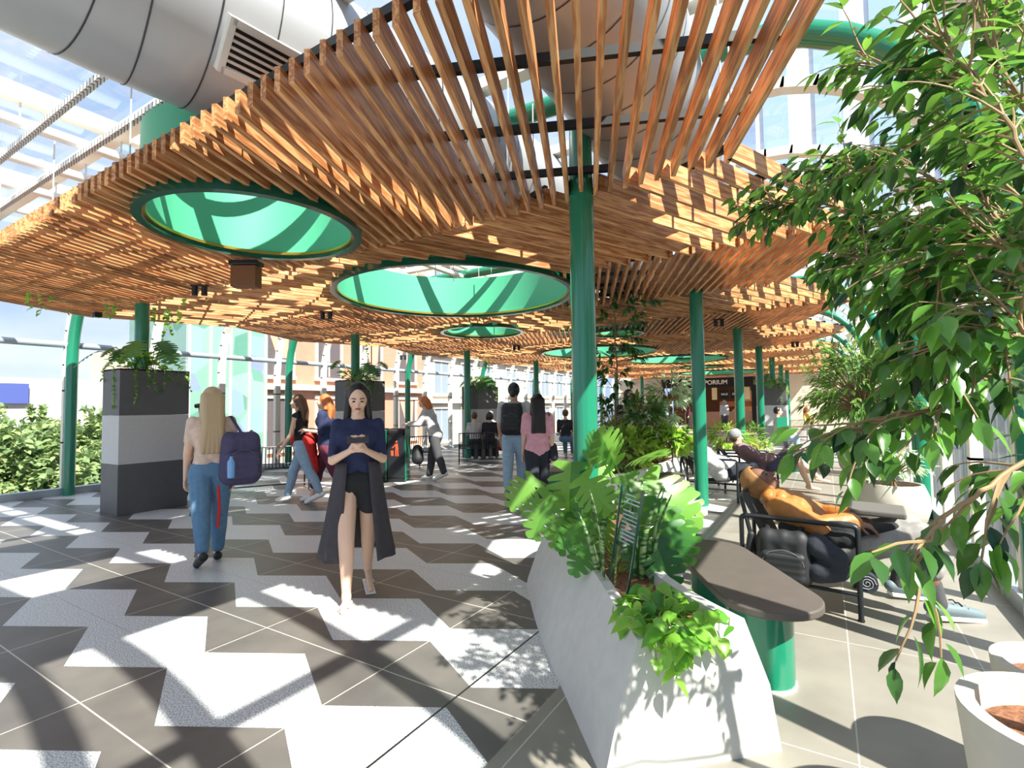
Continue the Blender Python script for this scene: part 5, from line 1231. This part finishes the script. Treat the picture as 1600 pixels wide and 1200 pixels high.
# ================================================================== SHOP FRONT
sf = thing('shop_front', 'dark shopfront with white lettering at the far end of the hall', 'shop front', (-5.2, 31.5, 0))
MB().box((-5.95, 31.42, 2.7), (5.1, 0.12, 0.52)).build('fascia', 'black_sign', sf)
for x in (-8.5, -3.4): MB().box((x, 31.42, 1.25), (.25, .14, 2.5)).build('pier', 'black_sign', sf)
MB().box((-5.95, 34.4, 1.5), (5.3, 0.1, 3.0)).build('back_wall', 'shade_brown', sf); MB().box((-5.95, 33, 3.0), (5.3, 3, .06)).build('shop_ceiling', 'black_sign', sf)
MB().box((-5.95, 33, 0.02), (5.3, 3.2, .04)).build('shop_floor', 'shade_brown', sf)
mat('shelf_wood', rgb(170, 106, 60), .6); mat('brick_low', rgb(190, 150, 124), .8); mat('banner', rgb(240, 220, 170), .6)
MB().box((-5.4, 31.6, .5), (3.6, .4, 1.0)).build('counter', 'brick_low', sf); MB().box((-4.4, 31.7, 1.45), (1.7, .3, .3)).build('shelf', 'shelf_wood', sf)
for x, m in ((-5.5, 'banner'), (-3.75, 'banner')): MB().box((x, 31.45, 2.05), (.28, .05, .7)).build('poster', m, sf)
for x in (-4.95, -4.35): MB().box((x, 31.45, 2.0), (.5, .05, .5)).build('sale_sign', 'black_sign', sf)
def text(s_, loc, size, m, parent, rz=0.0, name='lettering', al='LEFT'):
    cu = bpy.data.curves.new(name, 'FONT'); cu.body = s_; cu.size = size; cu.extrude = .01; cu.offset = size*.02; cu.align_x = al
    o = bpy.data.objects.new(name, cu); COL.objects.link(o); dg = bpy.context.evaluated_depsgraph_get(); me = bpy.data.meshes.new_from_object(o.evaluated_get(dg)); bpy.data.objects.remove(o)
    me.materials.clear(); me.materials.append(MAT[m]); ob = bpy.data.objects.new(name, me); COL.objects.link(ob)
    ob.matrix_world = Matrix.Translation(loc) @ Matrix.Rotation(rz, 4, 'Z') @ Matrix.Rotation(pi/2, 4, 'X'); ob.parent = parent; ob.matrix_parent_inverse = Matrix.Translation(-V(parent.location)); return ob
TX = at(1137, 600, 2.6); 
text('EMPORIUM', (-4.75, 31.33, 2.60), .35, 'white_text', sf, al='RIGHT')
text('SALE', (-4.95, 31.40, 1.96), .17, 'white_text', sf, al='CENTER'); text('SALE', (-4.35, 31.40, 1.96), .17, 'white_text', sf, al='CENTER')
# ================================================================== OUTSIDE
struct('ground_street', MB().box((-20, 25, -6.2), (240, 240, .4)), 'asphalt')
mat('brick_pink', rgb(184, 130, 108), .85, noise=(1.5, .06)); mat('stone_light', rgb(202, 188, 170), .85, noise=(1, .04)); mat('stone_cream', rgb(196, 192, 184), .85, noise=(1, .03)); mat('window_dark', rgb(92, 82, 84), .3); mat('window_pale', rgb(130, 142, 152), .25); mat('curtain', rgb(226, 150, 128), .8)
mat('conc_pale', rgb(180, 180, 180), .85); mat('billboard', rgb(70, 84, 148), .5); mat('tower_white', rgb(214, 222, 232), .4); mat('tower_blue', rgb(160, 186, 216), .25); mat('fin_white', rgb(232, 234, 232), .6); mat('fin_grey', rgb(196, 202, 204), .5)
def facade(t, X, y0, y1, z0, z1, wall, band, floors, bays, winm, inset_=.5, frame_='stone_light', pane='window_dark'):
    MB().box((X-3, (y0+y1)/2, (z0+z1)/2), (6, y1-y0, z1-z0)).build('wall', wall, t)
    fh = (z1-z0)/floors; bw = (y1-y0)/bays
    for i in range(floors+1): MB().box((X+.15, (y0+y1)/2, z0+i*fh), (.7, y1-y0+.3, .35)).build('cornice', band, t)
    for i in range(floors):
        for j in range(bays):
            yc = y0+bw*(j+.5); zc = z0+fh*(i+.5)
            f_ = MB(); f_.box((X+.03, yc-bw*.27, zc), (.16, .22, fh*.72)); f_.box((X+.03, yc+bw*.27, zc), (.16, .22, fh*.72)); f_.box((X+.06, yc, zc+fh*.37), (.25, bw*.62, .25)); f_.box((X+.06, yc, zc-fh*.37), (.3, bw*.62, .22))
            w = f_.build('window', frame_, t); MB().box((X+.01, yc, zc), (.08, bw*.5, fh*.72)).build('pane', pane, w)
            MB().box((X+.045, yc, zc+.1), (.05, .1, fh*.70)).build('mullion', frame_, w)
            if winm and (i+j) % 2 == 0: MB().add([(X+.07, yc-bw*.22, zc+fh*.34), (X+.07, yc+bw*.2, zc+fh*.34), (X+.07, yc+bw*.16, zc-fh*.1), (X+.07, yc-bw*.02, zc-fh*.1)], [(0, 1, 2, 3)]).build('blind', winm, w)
def bld(lab, X, y0, y1, z0, z1, *a, **k):
    t = thing('building', lab, 'building', (X-3, (y0+y1)/2, z0)); facade(t, X, y0, y1, z0, z1, *a, **k); return t
bld('pink brick building with pale stone bands seen through the left glass', -28, 16.8, 31.5, -6, 16, 'brick_pink', 'stone_light', 5, 4, 'curtain')
bld('cream stone building next to the pink brick one through the left glass', -28, 32, 66, -6, 18, 'stone_cream', 'stone_light', 6, 9, None, pane='window_pale')
# glass patterned tower between trees and brick building
def glassy():
    m = bpy.data.materials.new('patterned_glass'); m.use_nodes = True; nt = m.node_tree; N = nt.nodes; L = nt.links; b = N['Principled BSDF']
    g = N.new('ShaderNodeNewGeometry'); v = N.new('ShaderNodeTexVoronoi'); v.inputs['Scale'].default_value = .9; L.new(g.outputs['Position'], v.inputs['Vector'])
    cr = N.new('ShaderNodeValToRGB'); e = cr.color_ramp.elements; e[0].color = (*rgb(86, 134, 118), 1); e[1].color = (*rgb(120, 132, 164), 1); x = cr.color_ramp.elements.new(.5); x.color = (*rgb(132, 166, 152), 1)
    sp_ = N.new('ShaderNodeSeparateColor'); L.new(v.outputs['Color'], sp_.inputs[0]); L.new(sp_.outputs[0], cr.inputs[0]); L.new(cr.outputs[0], b.inputs['Base Color']); b.inputs['Roughness'].default_value = .3; MAT['patterned_glass'] = m
glassy()
t = thing('glass_building', 'pale green patterned glass building left of the pink brick one', 'building', (-28, 14.6, -6))
MB().box((-29, 14.6, 3), (6, 4.2, 18)).build('glass_wall', 'patterned_glass', t)
for y in (12.6, 13.6, 14.6, 15.6, 16.5): MB().box((-25.95, y, 3), (.15, .12, 18)).build('fin', 'conc_pale', t)
t = thing('tower_block', 'pale balcony tower at the far left above the trees', 'building', (-60, 9, -6)); MB().box((-63, 8.2, 8), (6, 10, 28)).build('tower_wall', 'stone_cream', t)
for i in range(9): MB().box((-59.6, 8.2, -2+2.9*i), (1.2, 9, .25)).build('balcony', 'conc_pale', t); MB().box((-59.95, 8.2, -.9+2.9*i), (.1, 8.6, 1.4)).build('window_band', 'window_pale', t)
t = thing('low_building', 'low grey building behind the trees carrying a blue billboard', 'building', (-52, 15, -6)); MB().box((-55, 14.5, -.2), (6, 11, 8.6)).build('wall', 'conc_pale', t)
MB().box((-51.8, 12.9, 2.9), (.3, 1.6, 1.5)).build('billboard', 'billboard', t)
t = thing('low_building', 'beige stone building with roof edge right of the left wall column', 'building', (-50, 24, -6)); MB().box((-53, 22.5, 0.4), (6, 7, 12.5)).build('wall', 'stone_light', t)
MB().box((-50.5, 22.5, 6.5), (1.6, 7.4, .5)).build('roof_edge', 'conc_pale', t)
for i in range(4): MB().box((-49.96, 20.2+1.6*i, 4), (.1, .8, 1.6)).build('window', 'window_dark', t)
# trees outside left
random.seed(101)
for (x, y, z, r, nt_, l) in ((-21, 5.2, -1.6, 3.0, 260, 'big sunlit street tree outside the left glass, nearest the frame edge'), (-23, 8.6, -1.2, 3.2, 260, 'sunlit street tree directly behind the left wall column'), (-25, 11.4, -1.9, 2.6, 200, 'sunlit street tree left of the nearest plant box'), (-30, 6.5, -1.5, 3.6, 160, 'rounded street tree behind the front row of trees'), (-19, 1.5, -2, 3.0, 200, 'street tree at the extreme left outside')):
    t = thing('street_tree', l, 'tree', (x, y, -6), group='street trees outside the left glass'); A, B = MB(), MB(); crown(A, None, (x, y, z), r, nt_, 60, .24, .17, OVAL3, .95, jit=1.0)
    for k_ in range(5):
        cx = V((x, y, z))+V((rnd(-.5, .5)*r, rnd(-.5, .5)*r, rnd(-.2, .5)*r)); crown(A, None, cx, r*.55, nt_//4, 60, .22, .16, OVAL3, 1, jit=1.0)
    B.tube([(x, y, -6), (x, y, z)], [.3, .15], 8); A.build('leaves', 'outdoor_leaf', t, fix=False); B.build('trunk', 'bark', t)
# right side: pale building with fins, and a tall tower
t = thing('finned_building', 'pale building with upright fins close outside the right glass', 'building', (5, 25, -6)); MB().box((7.0, 28, -1.1), (3, 56, 10)).build('wall', 'fin_white', t)
for i in range(50): MB().box((5.42, 1+1.1*i, -1.1), (.2, .16, 9.8)).build('fin', 'fin_grey', t)
t = thing('tower_block', 'tall white and blue striped tower seen through the right roof glass', 'building', (10, 55, -6)); MB().box((8, 60, 30), (26, 10, 72)).build('tower_wall', 'tower_white', t)
for i in range(6): MB().box((-3.2+4.4*i, 54.95, 30), (2.2, .2, 72)).build('window_strip', 'tower_blue', t)
